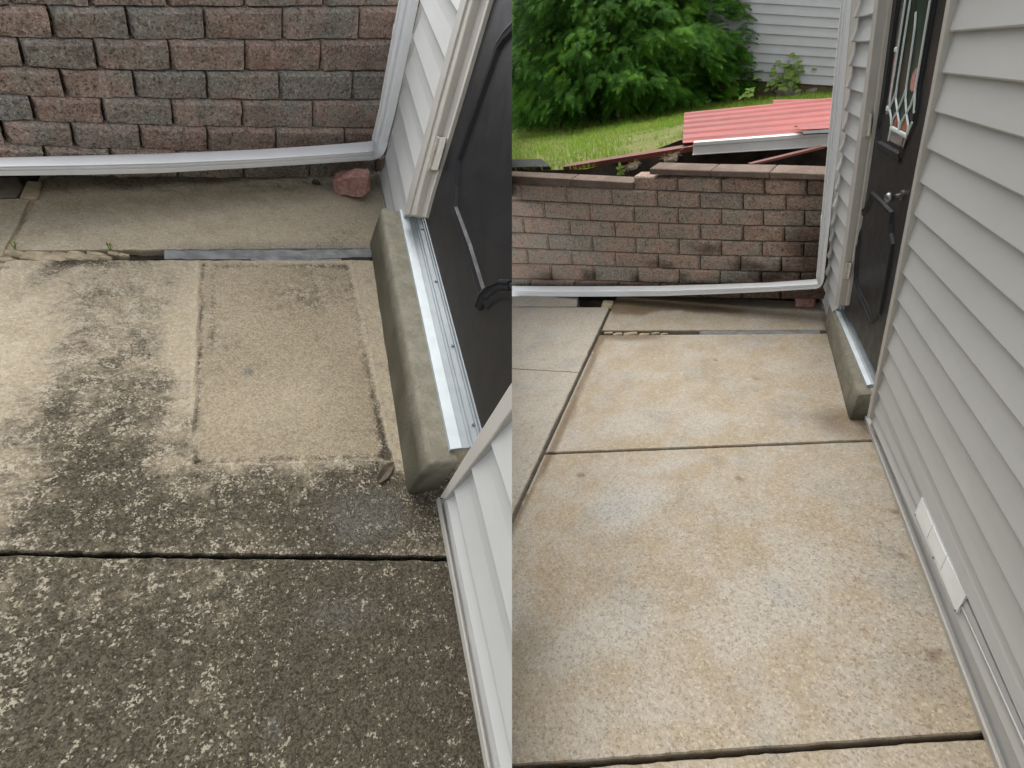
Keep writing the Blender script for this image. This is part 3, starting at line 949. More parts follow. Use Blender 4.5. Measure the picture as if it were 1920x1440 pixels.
# smooth cap stones
def cap(front, back_y, n_off, b_off):
    """front: (xl,xr, top y l/r, bottom y l/r); back: pixel y of the rear edge"""
    xl, xr, tl, tr, bl, br = front
    A = [R.rw(xl, tl, n_off), R.rw(xr, tr, n_off), R.rw(xr, br, n_off), R.rw(xl, bl, n_off)]
    v, f = prism(A, -R.rn * b_off)
    o = part(wallR, 'cap_stone', v, f, M['cap']); bevel_obj(o, 0.006, 2)
    return o
cap((880, 1068.6, 325.5, 336, 339, 350), 0, 0.012 - 7 * 0.014, 0.115)
cap((1070, 1186.3, 336.1, 342.7, 350, 356.4), 0, 0.012 - 7 * 0.014, 0.115)
cap((1217.5, 1331.2, 316, 320, 327.5, 331), 0, 0.030 - 7 * 0.014, 0.125)
cap((1332.2, 1442, 320.2, 322.6, 331.2, 334.8), 0, 0.030 - 7 * 0.014, 0.125)
cap((1443, 1600, 322.7, 329, 335, 339), 0, 0.030 - 7 * 0.014, 0.125)
bk = [R.rw(x, y, -0.20) for x, y in ((700, 366), (1186, 362), (1186, 342), (1800, 346), (1800, 575), (700, 575))]
v, f = prism(bk, -R.rn * 0.25); part(wallR, 'backfill', v, f, M['soil'])

# ------------------------------------------------------------------ houses with siding and door
UP = np.array([0, 0, 1.0])
def board(P, parent, topA, topB, botA, botB, mat, lap=0.0145, name='siding_board', ext=0.012):
    """clapboard between two lap lines: A end and B end; points on plane offset `lap`"""
    n = P.wn
    def back(p, o):                                   # move along the wall normal to offset o
        return p + n * (o - (n @ p - P.wc))
    def prof(t, b):
        hgt = np.linalg.norm(t - b)
        ts = back(t, 0.002) + UP * ext
        return [ts, back(t * 0.55 + b * 0.45, 0.0085), back(b + UP * 0.004, lap), back(b, lap - 0.0015), back(b + UP * 0.003, 0.002), back(b, -0.004), back(t + UP * ext, -0.004)]
    V, Fc = loft([prof(topA, botA), prof(topB, botB)])
    return part(parent, name, V, Fc, mat)

def wstrip(P, parent, name, left, right, off, thick, mat, bev=0.002, label=None):
    """strip on the wall plane between two pixel polylines of equal length"""
    rings = []
    for a, b in zip(left, right):
        A, B = P.w(*a, off), P.w(*b, off)
        rings.append([A, B, B - P.wn * thick, A - P.wn * thick])
    V, Fc = loft(rings)
    o = part(parent, name, V, Fc, mat, label=label)
    if bev:
        bevel_obj(o, bev, 2, 40)
    return o

def ext_line(P, a, b, yend, off):
    """point where the line a-b (pixels, on the wall plane) reaches depth yend"""
    A, B = P.w(*a, off), P.w(*b, off)
    return A, A + (B - A) * ((yend - A[1]) / (B[1] - A[1]))

def moulding(P, parent, name, pts, width, off, mat, closed=False, prof=((-1, 0), (-0.75, .9), (-0.35, 1), (-0.1, .55), (0.25, .75), (0.7, .5), (1, 0)), height=0.014, cap_ends=True):
    """raised profile along a pixel polyline on the door plane"""
    Q = [P.w(x, y, off) for x, y in pts]
    n = P.wn; m = len(Q); rings = []
    for i in range(m):
        a = Q[(i - 1) % m] if (closed or i > 0) else Q[i]
        b = Q[(i + 1) % m] if (closed or i < m - 1) else Q[i]
        d1 = unit(Q[i] - a) if np.linalg.norm(Q[i] - a) > 1e-9 else None
        d2 = unit(b - Q[i]) if np.linalg.norm(b - Q[i]) > 1e-9 else None
        if d1 is None: d1 = d2
        if d2 is None: d2 = d1
        t = unit(d1 + d2)
        s = np.cross(t, n)
        k = 1 / max(0.45, float(np.cross(d1, n) @ s))
        rings.append([Q[i] + s * (u * width / 2 * k) + n * (h * height) for u, h in prof])
    if closed:
        rings.append(rings[0])
    V, Fc = loft(rings, closed=True, caps=not closed)
    o = part(parent, name, V, Fc, mat)
    return o

def screw_dots(P, parent, pts, off, r, mat, name='screw'):
    for x, y in pts:
        c = P.w(x, y, off)
        t = P.wt
        ring0 = [c + (t * math.cos(a) + UP * math.sin(a)) * r for a in np.linspace(0, 2 * math.pi, 8, endpoint=False)]
        ring1 = [c + (t * math.cos(a) + UP * math.sin(a)) * r * 0.6 + P.wn * r * 0.5 for a in np.linspace(0, 2 * math.pi, 8, endpoint=False)]
        V, Fc = loft([ring0, ring1])
        part(parent, name, V, Fc, mat)

# --- left house
houseL = thing(L, 'house', 'house side with pale grey siding and dark door beside the dirty slabs', 'house', L.g(823.6, 933))
LAP = 0.0145
farL = [((848, -290), (900, -190)), ((832, -215), (886, -100)), ((816, -140), (872, -40)), ((802, -68), (855.7, 22)), ((788, 4.4), (832.4, 108.6)), ((774.8, 74.4), (812, 185.2)), ((759.2, 137), (793, 252.7)), ((747.5, 194), (776.3, 314)), ((734.7, 252), (759.5, 370.8)), ((722.3, 297.2), (741, 401)), ((712, 330), (726.5, 402))]
Lf = []
for a, b in farL:
    A, B = L.w(*a, 0.022), L.w(*b, 0.022)
    d = unit(A - B)
    Lf.append((A + d * 0.015, B - d * 0.07))
for i in range(len(Lf) - 1):
    board(L, houseL, Lf[i][0], Lf[i][1], Lf[i + 1][0], Lf[i + 1][1], M['siding'], 0.022)
nearL = [((1200, 420), (1330, 700)), ((1110, 560), (1200, 800)), ((1032, 668), (1098, 850)), ((973, 753), (1020, 900)), ((917.7, 828), (957.5, 950)), ((882, 876.3), (957.5, 1185)), ((850.5, 920), (955, 1405)), ((838, 946), (937, 1440))]
Ln = [ext_line(L, a, b, -1.2, 0.022) for a, b in nearL]
Ln = [(A + unit(A - B) * 0.012, B) for A, B in Ln]
for i in range(len(Ln) - 1):
    board(L, houseL, Ln[i][0], Ln[i][1], Ln[i + 1][0], Ln[i + 1][1], M['siding'], 0.022)
def corner_post(P, house, y0, y1, z1):
    v, f = prism([wpt(P, y0, -0.02, 0.003), wpt(P, y1, -0.02, 0.003), wpt(P, y1, z1, 0.003), wpt(P, y0, z1, 0.003)], -P.wn * 0.09)
    o = part(house, 'corner_post', v, f, M['trim'])
def wpt(P, y, z, off):
    return np.array([(P.wc + off - P.wn[1] * y) / P.wn[0], y, z])
corner_post(L, houseL, Lf[5][0][1] - 0.03, Lf[5][0][1] + 0.11, 2.3)
# base strips
def base_strip(P, parent, pa, pb, yend, h=0.022):
    A = P.g(*pa); B = P.g(*pb)
    E = A + (B - A) * ((yend - A[1]) / (B[1] - A[1]))
    n = P.wn
    def pr(p):
        p = p + n * (0.012 - (n @ p - P.wc))
        return [p, p + UP * h, p + UP * h - n * 0.006, p + UP * 0.004 - n * 0.006, p + UP * 0.004 - n * 0.03, p - n * 0.03]
    V, Fc = loft([pr(A), pr(E)])
    return part(parent, 'starter_strip', V, Fc, M['trim'])
base_strip(L, houseL, (825, 937), (922, 1440), -1.2)
A = L.g(707, 322); B = L.g(720, 403)
base_strip(L, houseL, (709, 328), (721, 403), L.g(721, 403)[1] - 0.02)
# sheathing behind everything
yA, yB, yC, yD = Lf[3][0][1] - 0.01, L.w(771, 400)[1] + 0.09, L.w(835, 935)[1], -1.25
for (ya, yb) in ((yA, yB), (yC, yD)):
    v, f = prism([wpt(L, ya, -0.02, -0.006), wpt(L, yb, -0.02, -0.006), wpt(L, yb, 2.4, -0.006), wpt(L, ya, 2.4, -0.006)], -L.wn * 0.08)
    part(houseL, 'wall_sheathing', v, f, M['wrap'])
# door frame on the far side: siding channel, bead, jamb
tf = [(862, 0), (841, 70), (815, 190), (771, 360), (758, 410)]
wstrip(L, houseL, 'siding_channel', [(960, -300), (863, 0), (812, 190), (766, 362), (757, 404)], [(985, -300), (874.5, 0), (822.5, 190), (777, 362), (767, 402)], 0.027, 0.03, M['trim'])
wstrip(L, houseL, 'brick_mould', [(985.3, -300), (875, 0), (822.8, 190), (777.2, 362), (766.5, 404)], [(996, -300), (886, 0), (834.5, 190), (788, 362), (779, 404)], 0.020, 0.05, M['bead'], 0.004)
wstrip(L, houseL, 'door_jamb', [(996, -300), (886.2, 0), (834.8, 190), (788.2, 362), (769, 404)], [(1024, -300), (912, 0), (857, 190), (806.5, 362), (795, 407.5)], -0.002, 0.05, M['jamb'], 0.002)
wstrip(L, houseL, 'weather_strip', [(1024, -300), (912.2, 0), (857.2, 190), (806.7, 362), (795, 407.5)], [(1029, -300), (917, 0), (861.5, 190), (809.5, 362), (797.5, 408)], 0.001, 0.05, M['bead'], 0.002)
# near side trim
wstrip(L, houseL, 'door_trim', [(1190, 398), (1080, 548), (955, 722), (890, 825), (823.5, 933)], [(1228, 398), (1118, 548), (987, 728), (918, 828), (834.5, 937)], 0.028, 0.05, M['trim'], 0.004)
# step
def step(P, name, label, base_front, base_far, top_front, ht, far_y, mat, stain_shade_fn, near_y):
    """rounded concrete step; x from front edge to the wall plane"""
    A = P.g(*base_front); B = P.g(*base_far)
    B = A + (B - A) * ((far_y - A[1]) / (B[1] - A[1]))
    base = (A + B) / 2
    n = P.wn
    NS = 34; rings = []
    for i in range(NS + 1):
        t = i / NS
        p = A * (1 - t) + B * t
        xw = wpt(P, p[1], 0, 0.004)[0]
        wdt = xw - p[0]
        tap = 0.012
        prof = [(0, 0), (0.003, 0.3), (0.007, 0.6), (tap, 0.90), (tap + 0.003, 0.955), (tap + 0.010, 0.99), (tap + 0.020, 1.0), (0.55 * wdt + 0.03, 1.005), (wdt, 1.01), (wdt, 0)]
        e = 0.0 if 0 < i < NS else 1.0
        ring = []
        for dx, hz in prof:
            q = np.array([p[0] + dx, p[1], hz * ht])
            q += np.array([nz(q, 9, 3), 0, nz(q, 8, 7)]) * 0.0025
            ring.append(q)
        rings.append(ring)
    # round the two ends
    def shrink(ring, k, dy):
        c = np.array([ring[-2][0], ring[0][1], 0])
        out = []
        for q in ring:
            r = q.copy(); r[0] = c[0] + (q[0] - c[0]) * k; r[2] = q[2] * (0.5 + 0.5 * k) if q[2] > ht * 0.8 else q[2]
            r[1] += dy
            out.append(r)
        return out
    rings = [shrink(rings[0], 0.93, -0.012), shrink(rings[0], 0.98, -0.006)] + rings + [shrink(rings[-1], 0.98, 0.006), shrink(rings[-1], 0.93, 0.012)]
    V, Fc = loft(rings)
    o = solo(P, name, V, Fc, mat, label, 'step', base=base)
    add_attr(o, 'darkening', [stain_shade_fn(*P.px(v), v) for v in V])
    smooth(o, 55)
    return o
htL = 0.232 * 1.3 / 1.5
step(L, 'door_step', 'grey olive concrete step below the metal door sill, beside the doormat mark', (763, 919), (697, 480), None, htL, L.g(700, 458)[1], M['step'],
     lambda x, y, v: min(1, (1 - ss(0.12, 0.198, v[2])) * (0.95 + 0.4 * nz(v, 7))), 0)  # front painted darker than the top as shade, with algae stain low down

# threshold: extruded profile between two pixel lines at two heights
def threshold(P, parent, front, back, zf, zb, mat_main, mat_nose, end_y0, end_y1):
    (fa, fb), (ba, bb) = front, back
    FA, FB = P.g(*fa, zf), P.g(*fb, zf)
    BA, BB = P.g(*ba, zb), P.g(*bb, zb)
    def at(A, B, y):
        return A + (B - A) * ((y - A[1]) / (B[1] - A[1]))
    F0, F1, B0, B1 = at(FA, FB, end_y0), at(FA, FB, end_y1), at(BA, BB, end_y0), at(BA, BB, end_y1)
    def ring(Fp, Bp):
        pts = []
        d = Bp - Fp
        prof = [(0.0, -0.012), (0.0, 0.0), (0.30, 0.004), (0.31, 0.0035), (0.50, 0.004), (0.515, 0.0085), (0.545, 0.0085), (0.56, 0.0045), (0.60, 0.0045), (0.615, 0.009), (0.645, 0.009), (0.66, 0.0045), (0.80, 0.0048), (0.815, 0.011), (0.85, 0.011), (0.865, 0.006), (0.89, 0.006), (0.905, 0.013), (0.95, 0.013), (0.965, 0.006), (1.02, 0.006), (1.02, -0.02), (0.05, -0.012)]
        for t, h in prof:
            pts.append(Fp + d * t + UP * h)
        return pts
    V, Fc = loft([ring(F0, B0), ring(F1, B1)])
    o = part(parent, 'threshold', V, Fc, mat_main)
    nose = [[Fp + UP * -0.012 - d * 0.006, Fp + UP * 0.0012 - d * 0.006, Fp + d * 0.29 + UP * 0.0062, Fp + d * 0.29 + UP * 0.0036, Fp + UP * -0.010] for Fp, d in ((F0, B0 - F0), (F1, B1 - F1))]
    V, Fc = loft(nose)
    b = np.array(parent['_b'])
    sub = part(parent, 'nosing', V, Fc, mat_nose)
    sub.parent = o
    return o
zsL = htL * 1.01
y_near = L.g(848, 842, zsL + 0.014)[1]; y_far = L.g(755, 411, zsL + 0.014)[1] + 0.075
thr = threshold(L, houseL, ((754, 415), (845, 843)), ((797, 411), (900, 795)), zsL + 0.012, zsL + 0.016, M['alu'], M['alulight'], y_near, y_far)
def floor_screws(P, parent, pts, z, r, mat):
    for x, y in pts:
        c = P.g(x, y, z)
        rings = [[c + np.array([math.cos(a), math.sin(a), 0]) * r * s + UP * h for a in np.linspace(0, 2 * math.pi, 8, endpoint=False)] for s, h in ((1, 0), (0.8, r * 0.5))]
        V, Fc = loft(rings)
        o = part(parent, 'screw', V, Fc, mat)
floor_screws(L, thr, [(792.5, 429), (817.5, 527), (849, 648), (888, 796)], zsL + 0.022, 0.006, M['screw'])
# door leaf
DOFF = -0.012
doorL = part(houseL, 'door', *prism([L.w(x, y, DOFF) for x, y in ((1020, -300), (915, 0), (860, 190), (800, 395), (797, 409), (903, 803), (960, 735), (1120, 520), (1300, 300))], -L.wn * 0.045), M['door'], label='charcoal door edge with raised panel moulding')
moulding(L, doorL, 'panel_moulding', [(1010, 15), (975, 38), (948, 66), (935, 86), (890, 214), (860, 300), (855, 352), (853, 396), (880, 470), (905, 553), (916, 566), (926, 556), (940, 547), (960, 545), (1000, 560)], 0.044, DOFF, M['mould'], height=0.011)
moulding(L, doorL, 'corner_scroll', [(898, 578), (906, 556), (922, 541), (940, 534), (958, 536)], 0.030, DOFF + 0.003, M['mould'], height=0.013)
# hinge
def hinge(P, parent, tl, tr, br, bl, off):
    pts = [P.w(*q, off) for q in (tl, tr, br, bl)]
    v, f = prism(pts, -P.wn * 0.004)
    o = part(parent, 'hinge', v, f, M['hinge']); bevel_obj(o, 0.0012, 1)
    A, B = P.w(*tl, off), P.w(*bl, off)
    r = 0.0065; rings = []
    N = 5
    for i in range(N * 2):
        t = (i // 2 + (0.03 if i % 2 == 0 else 0.97)) / N if i % 2 == 0 else (i // 2 + 0.97) / N
        c = A * (1 - t) + B * t + P.wn * 0.003
        rings.append([c + (P.wt * math.cos(a) + P.wn * math.sin(a)) * r for a in np.linspace(0, 2 * math.pi, 9, endpoint=False)])
        if i % 2 == 1 and i < N * 2 - 1:
            rings.append([c + (P.wt * math.cos(a) + P.wn * math.sin(a)) * r * 0.8 for a in np.linspace(0, 2 * math.pi, 9, endpoint=False)])
    V, Fc = loft(rings)
    s = part(o, 'hinge_barrel', V, Fc, M['hinge'])
    return o
hinge(L, houseL, (824, 257), (836.5, 258), (820, 319), (806.5, 319), 0.010)

# --- right house
houseR = thing(R, 'house', 'house side with pale grey siding and leaded glass door beside the washed walkway', 'house', R.g(1626, 782))
farR = [((1629, -190), (1673, -240)), ((1621.5, -130), (1663.5, -168)), ((1614.5, -72), (1654, -98)), ((1607.5, -18), (1644.5, -34)), ((1601, 35), (1636, 27)), ((1595.8, 79.5), (1629.4, 78)), ((1590.7, 124), (1623.5, 128.3)), ((1587, 165.5), (1617, 175.7)), ((1583.8, 207.5), (1611, 222.5)), ((1578.8, 246), (1605, 266)), ((1573.8, 283.8), (1600, 308.8)), ((1568.8, 320), (1593.8, 350)), ((1565.6, 355.6), (1588.8, 390)), ((1561, 388.8), (1583.8, 427)), ((1558, 421), (1579.5, 463)), ((1554.4, 453), (1574.5, 497)), ((1551, 482.5), (1569.5, 529)), ((1547.5, 513), (1565, 560)), ((1543.8, 541), (1556, 574)), ((1539, 557), (1545, 577))]
Rf = []
for a, b in farR:
    A, B = R.w(*a, 0.020), R.w(*b, 0.020)
    d = unit(A - B)
    Rf.append((A + d * 0.012, B - d * 0.06))
for i in range(len(Rf) - 1):
    board(R, houseR, Rf[i][0], Rf[i][1], Rf[i + 1][0], Rf[i + 1][1], M['siding'], 0.020)
nearR = [((1774.4, 61), (1920, 50)), ((1760.6, 137.5), (1920, 156)), ((1746.5, 209), (1920, 261)), ((1733.8, 277.5), (1920, 371.7)), ((1720.3, 340), (1920, 479)), ((1709.2, 400), (1920, 588)), ((1698.3, 455.8), (1920, 695)), ((1687.5, 507.5), (1900, 780)), ((1678.3, 556.7), (1826.7, 780)), ((1668.7, 602.5), (1772.5, 780)), ((1659.5, 645.8), (1728.3, 780)), ((1650.3, 686.7), (1803, 1020)), ((1641.2, 725.8), (1769, 1020)), ((1633.5, 762.5), (1855, 1257)), ((1629.5, 782), (1836, 1260))]
Rn = [list(ext_line(R, a, b, -1.3, LAP)) for a, b in nearR]
# further boards above the frame, at the same pitch
dA, dB = Rn[0][0] - Rn[2][0], Rn[0][1] - Rn[2][1]
up_rows = [[Rn[0][0] + dA * 0.5 * k, Rn[0][1] + dA * 0.5 * k] for k in range(11, 0, -1)]
Rn = up_rows + Rn
for i in range(len(Rn)):
    A, B = Rn[i]
    Rn[i] = (A + unit(A - B) * 0.003, B)
for i in range(len(Rn) - 1):
    board(R, houseR, Rn[i][0], Rn[i][1], Rn[i + 1][0], Rn[i + 1][1], M['siding'])
corner_post(R, houseR, Rf[8][0][1] - 0.03, Rf[8][0][1] + 0.15, 2.4)
base_strip(R, houseR, (1626.5, 785), (1877, 1440), -1.3)
base_strip(R, houseR, (1537, 556), (1543, 577), R.g(1544, 580)[1])
yA, yB, yC, yD = Rf[4][0][1] - 0.01, R.w(1566, 573)[1], R.w(1632, 785)[1], -1.35
for (ya, yb) in ((yA, yB), (yC, yD)):
    v, f = prism([wpt(R, ya, -0.02, -0.006), wpt(R, yb, -0.02, -0.006), wpt(R, yb, 2.5, -0.006), wpt(R, ya, 2.5, -0.006)], -R.wn * 0.08)
    part(houseR, 'wall_sheathing', v, f, M['wrap'])
YS = [-200, 0, 180, 360, 573]
def xs(*v): return [(x, y) for x, y in zip(v, YS)]
wstrip(R, houseR, 'siding_channel', xs(1668, 1639.5, 1617.3, 1593.5, 1565), xs(1676, 1647, 1625, 1601, 1572), 0.024, 0.03, M['trim'])
wstrip(R, houseR, 'brick_mould', xs(1676.1, 1647.1, 1625.1, 1601.1, 1572.1), xs(1680.5, 1651, 1629.3, 1605, 1575.5), 0.014, 0.045, M['bead'])
wstrip(R, houseR, 'door_jamb', xs(1680.6, 1651.1, 1629.4, 1605.1, 1574), xs(1692.5, 1662.7, 1641, 1616, 1585), -0.003, 0.05, M['jamb'])
wstrip(R, houseR, 'weather_strip', xs(1692.6, 1662.8, 1641.1, 1616.1, 1584), xs(1696, 1665.8, 1643.8, 1618.3, 1586.5), 0.000, 0.05, M['bead'])
wstrip(R, houseR, 'door_trim', [(1812, -190), (1774.3, 0), (1742.5, 180), (1719, 300), (1674, 540), (1625.5, 783)], [(1821, -190), (1782, 0), (1749.3, 180), (1725, 300), (1680.5, 540), (1630.5, 784)], 0.022, 0.05, M['trim'])
htR = 0.142
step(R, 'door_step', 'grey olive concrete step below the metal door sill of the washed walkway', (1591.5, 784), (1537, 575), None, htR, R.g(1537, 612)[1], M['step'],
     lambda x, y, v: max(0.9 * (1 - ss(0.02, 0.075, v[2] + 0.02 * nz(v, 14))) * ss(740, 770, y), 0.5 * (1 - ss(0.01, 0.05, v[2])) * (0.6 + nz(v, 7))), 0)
zsR = htR * 1.01
y_near = R.g(1627, 722, zsR + 0.012)[1]; y_far = R.g(1566, 577, zsR + 0.012)[1] + 0.03
thrR = threshold(R, houseR, ((1565, 578), (1626, 723)), ((1587, 575), (1641, 695)), zsR + 0.010, zsR + 0.013, M['alu'], M['alulight'], y_near, y_far)
floor_screws(R, thrR, [(1586, 581), (1611, 633)], zsR + 0.018, 0.006, M['screw'])
doorR = part(houseR, 'door', *prism([R.w(x, y, DOFF) for x, y in ((1694, -200), (1664, 0), (1642, 180), (1617, 360), (1584, 578), (1642, 700), (1676, 540), (1722, 300), (1745, 180), (1778, 0), (1816, -190))], -R.wn * 0.045), M['door'], label='charcoal door with leaded oval glass and lower moulded panel')
moulding(R, doorR, 'panel_moulding', [(1637, 366), (1655, 383), (1672.5, 402), (1671, 420), (1671.5, 440), (1675, 458), (1664, 520), (1652, 584), (1636.5, 600), (1624, 570), (1611, 545), (1606.5, 524), (1606.5, 503), (1611, 452), (1615.5, 401), (1626, 393)], 0.028, DOFF, M['mould'], closed=True, height=0.009)
hinge(R, houseR, (1627.5, 213), (1633, 214), (1629.5, 256), (1623, 255), 0.010)
hinge(R, houseR, (1591, 493), (1595.5, 494), (1590.5, 524), (1585.5, 523), 0.010)
# leaded glass
gl = [(1697, -200), (1735, -200), (1790, -180), (1751, 0), (1735, 80), (1720, 162), (1718, 198), (1713, 230), (1703, 252), (1694, 279), (1666, 263.5), (1663, 238), (1660, 216), (1667, 180), (1679, 90), (1692.5, 0)]
gl = gl[2:] + [(1726, -190)]
glass = part(doorR, 'door_glass', *prism([R.w(x, y, DOFF + 0.004) for x, y in gl], -R.wn * 0.006), M['glass'])
def flat(P, parent, name, pts, off, th, mat):
    v, f = prism([P.w(x, y, off) for x, y in pts], -P.wn * th)
    return part(parent, name, v, f, mat)
flat(R, doorR, 'glass_border', [(1726, -190), (1692.5, 0), (1679, 90), (1667, 180), (1660.5, 214), (1667, 214), (1671.5, 180), (1684, 90), (1698.3, 0), (1733, -190)], DOFF + 0.007, 0.004, M['glassclear'])
flat(R, doorR, 'clear_pane', [(1671, 242), (1700, 257), (1693, 277), (1667, 263)], DOFF + 0.006, 0.003, M['glassclear'])
flat(R, doorR, 'stained_pane', [(1682.5, 216), (1677, 225), (1674, 237), (1685.5, 243), (1686.5, 233)], DOFF + 0.006, 0.003, M['glassorange'])
flat(R, doorR, 'stained_pane', [(1699, 219), (1693, 229), (1689.5, 243), (1700.5, 249.5), (1702.5, 236)], DOFF + 0.006, 0.003, M['glassorange'])
flat(R, doorR, 'stained_pane', [(1717, 128), (1711, 138), (1707.5, 152), (1719, 152), (1720, 136)], DOFF + 0.006, 0.003, M['glasspink'])
flat(R, doorR, 'stained_pane', [(1707.5, 152.3), (1706, 166), (1710, 173), (1715, 168), (1718.5, 152.3)], DOFF + 0.006, 0.003, M['glassorange'])
def came(pts, w=0.0075):
    moulding(R, doorR, 'lead_came', pts, w, DOFF + 0.006, M['came'], prof=((-1, 0), (-0.7, .8), (0, 1), (0.7, .8), (1, 0)), height=0.004)
came([(1733, -190), (1698.8, 0), (1671, 180), (1668.8, 203)])
came([(1744, -190), (1708, 0), (1682.5, 162), (1680.5, 185), (1683.5, 208), (1686.5, 228), (1686, 243)])
came([(1718.5, 22), (1716.5, 50), (1712, 82), (1700.5, 160), (1699, 185), (1700.5, 212), (1704, 236), (1702, 252)])
came([(1783, -190), (1745, 0), (1717, 168), (1715.5, 195), (1714.5, 212)])
came([(1682.5, 166), (1676, 185), (1669, 203), (1671.5, 220), (1672, 238)])
came([(1700, 166), (1692, 188), (1683.5, 208), (1675, 223), (1671.5, 238)])
came([(1716, 175), (1709, 196), (1700, 213), (1691, 228), (1687, 243)])
came([(1711.5, 229), (1706, 241), (1702, 252)])
came([(1670.5, 239), (1701, 255.5)], 0.014)
came([(1671, 240), (1666.5, 263)])
came([(1679, 93), (1684, 93.5)], 0.016)
came([(1663.5, 203), (1669.5, 204)], 0.018)
moulding(R, doorR, 'glass_frame', [(1648.5, 272), (1668, 284), (1690, 296)], 0.036, DOFF, M['mould'], height=0.010)
moulding(R, doorR, 'glass_frame', [(1690, 293), (1699, 262), (1716, 232), (1723, 198), (1727, 160), (1756, 0), (1795, -190)], 0.020, DOFF, M['mould'], height=0.007)
moulding(R, doorR, 'glass_frame', [(1650, 272), (1648, 240), (1655, 214), (1662, 180), (1687, 0), (1719, -190)], 0.020, DOFF, M['mould'], height=0.007)
# knob
c = R.w(1692, 366, DOFF)
rings = []
for s, h in ((0.026, 0.0), (0.026, 0.006), (0.012, 0.010), (0.011, 0.026), (0.021, 0.034), (0.027, 0.045), (0.025, 0.056), (0.015, 0.063), (0.004, 0.065)):
    rings.append([c + (R.wt * math.cos(a) + UP * math.sin(a)) * s * 0.62 + R.wn * h * 0.7 for a in np.linspace(0, 2 * math.pi, 16, endpoint=False)])
V, Fc = loft(rings); o = part(doorR, 'door_knob', V, Fc, M['knob']); smooth(o, 45)
# white vent cover in three panels on the second board
vent = part(houseR, 'vent_cover', *prism([R.w(x, y, o_) for x, y, o_ in ((1728, 932, 0.0110), (1811, 1117, 0.0110), (1793, 1149, 0.0160), (1715, 963, 0.0160))], -R.wn * 0.005), M['vent'])
tops = [(1728, 931.5), (1748.5, 985), (1774.5, 1043), (1811.5, 1117.5)]
bots = [(1715, 962.5), (1738, 1008.5), (1763, 1069), (1793, 1149.5)]
for k in range(3):
    a, b = 0.01, 0.985
    def ip(A, B, t): return (A[0] * (1 - t) + B[0] * t, A[1] * (1 - t) + B[1] * t)
    q = [ip(tops[k], tops[k + 1], a), ip(tops[k], tops[k + 1], b), ip(bots[k], bots[k + 1], b), ip(bots[k], bots[k + 1], a)]
    o = part(vent, 'vent_panel', *prism([R.w(q[i_][0], q[i_][1], (0.0130, 0.0126, 0.0180, 0.0184)[i_]) for i_ in range(4)], -R.wn * 0.002), M['vent']); bevel_obj(o, 0.0006, 1)
screw_dots(R, vent, [(1717, 965), (1750, 1046), (1791.5, 1145)], 0.0175, 0.004, M['screw'])

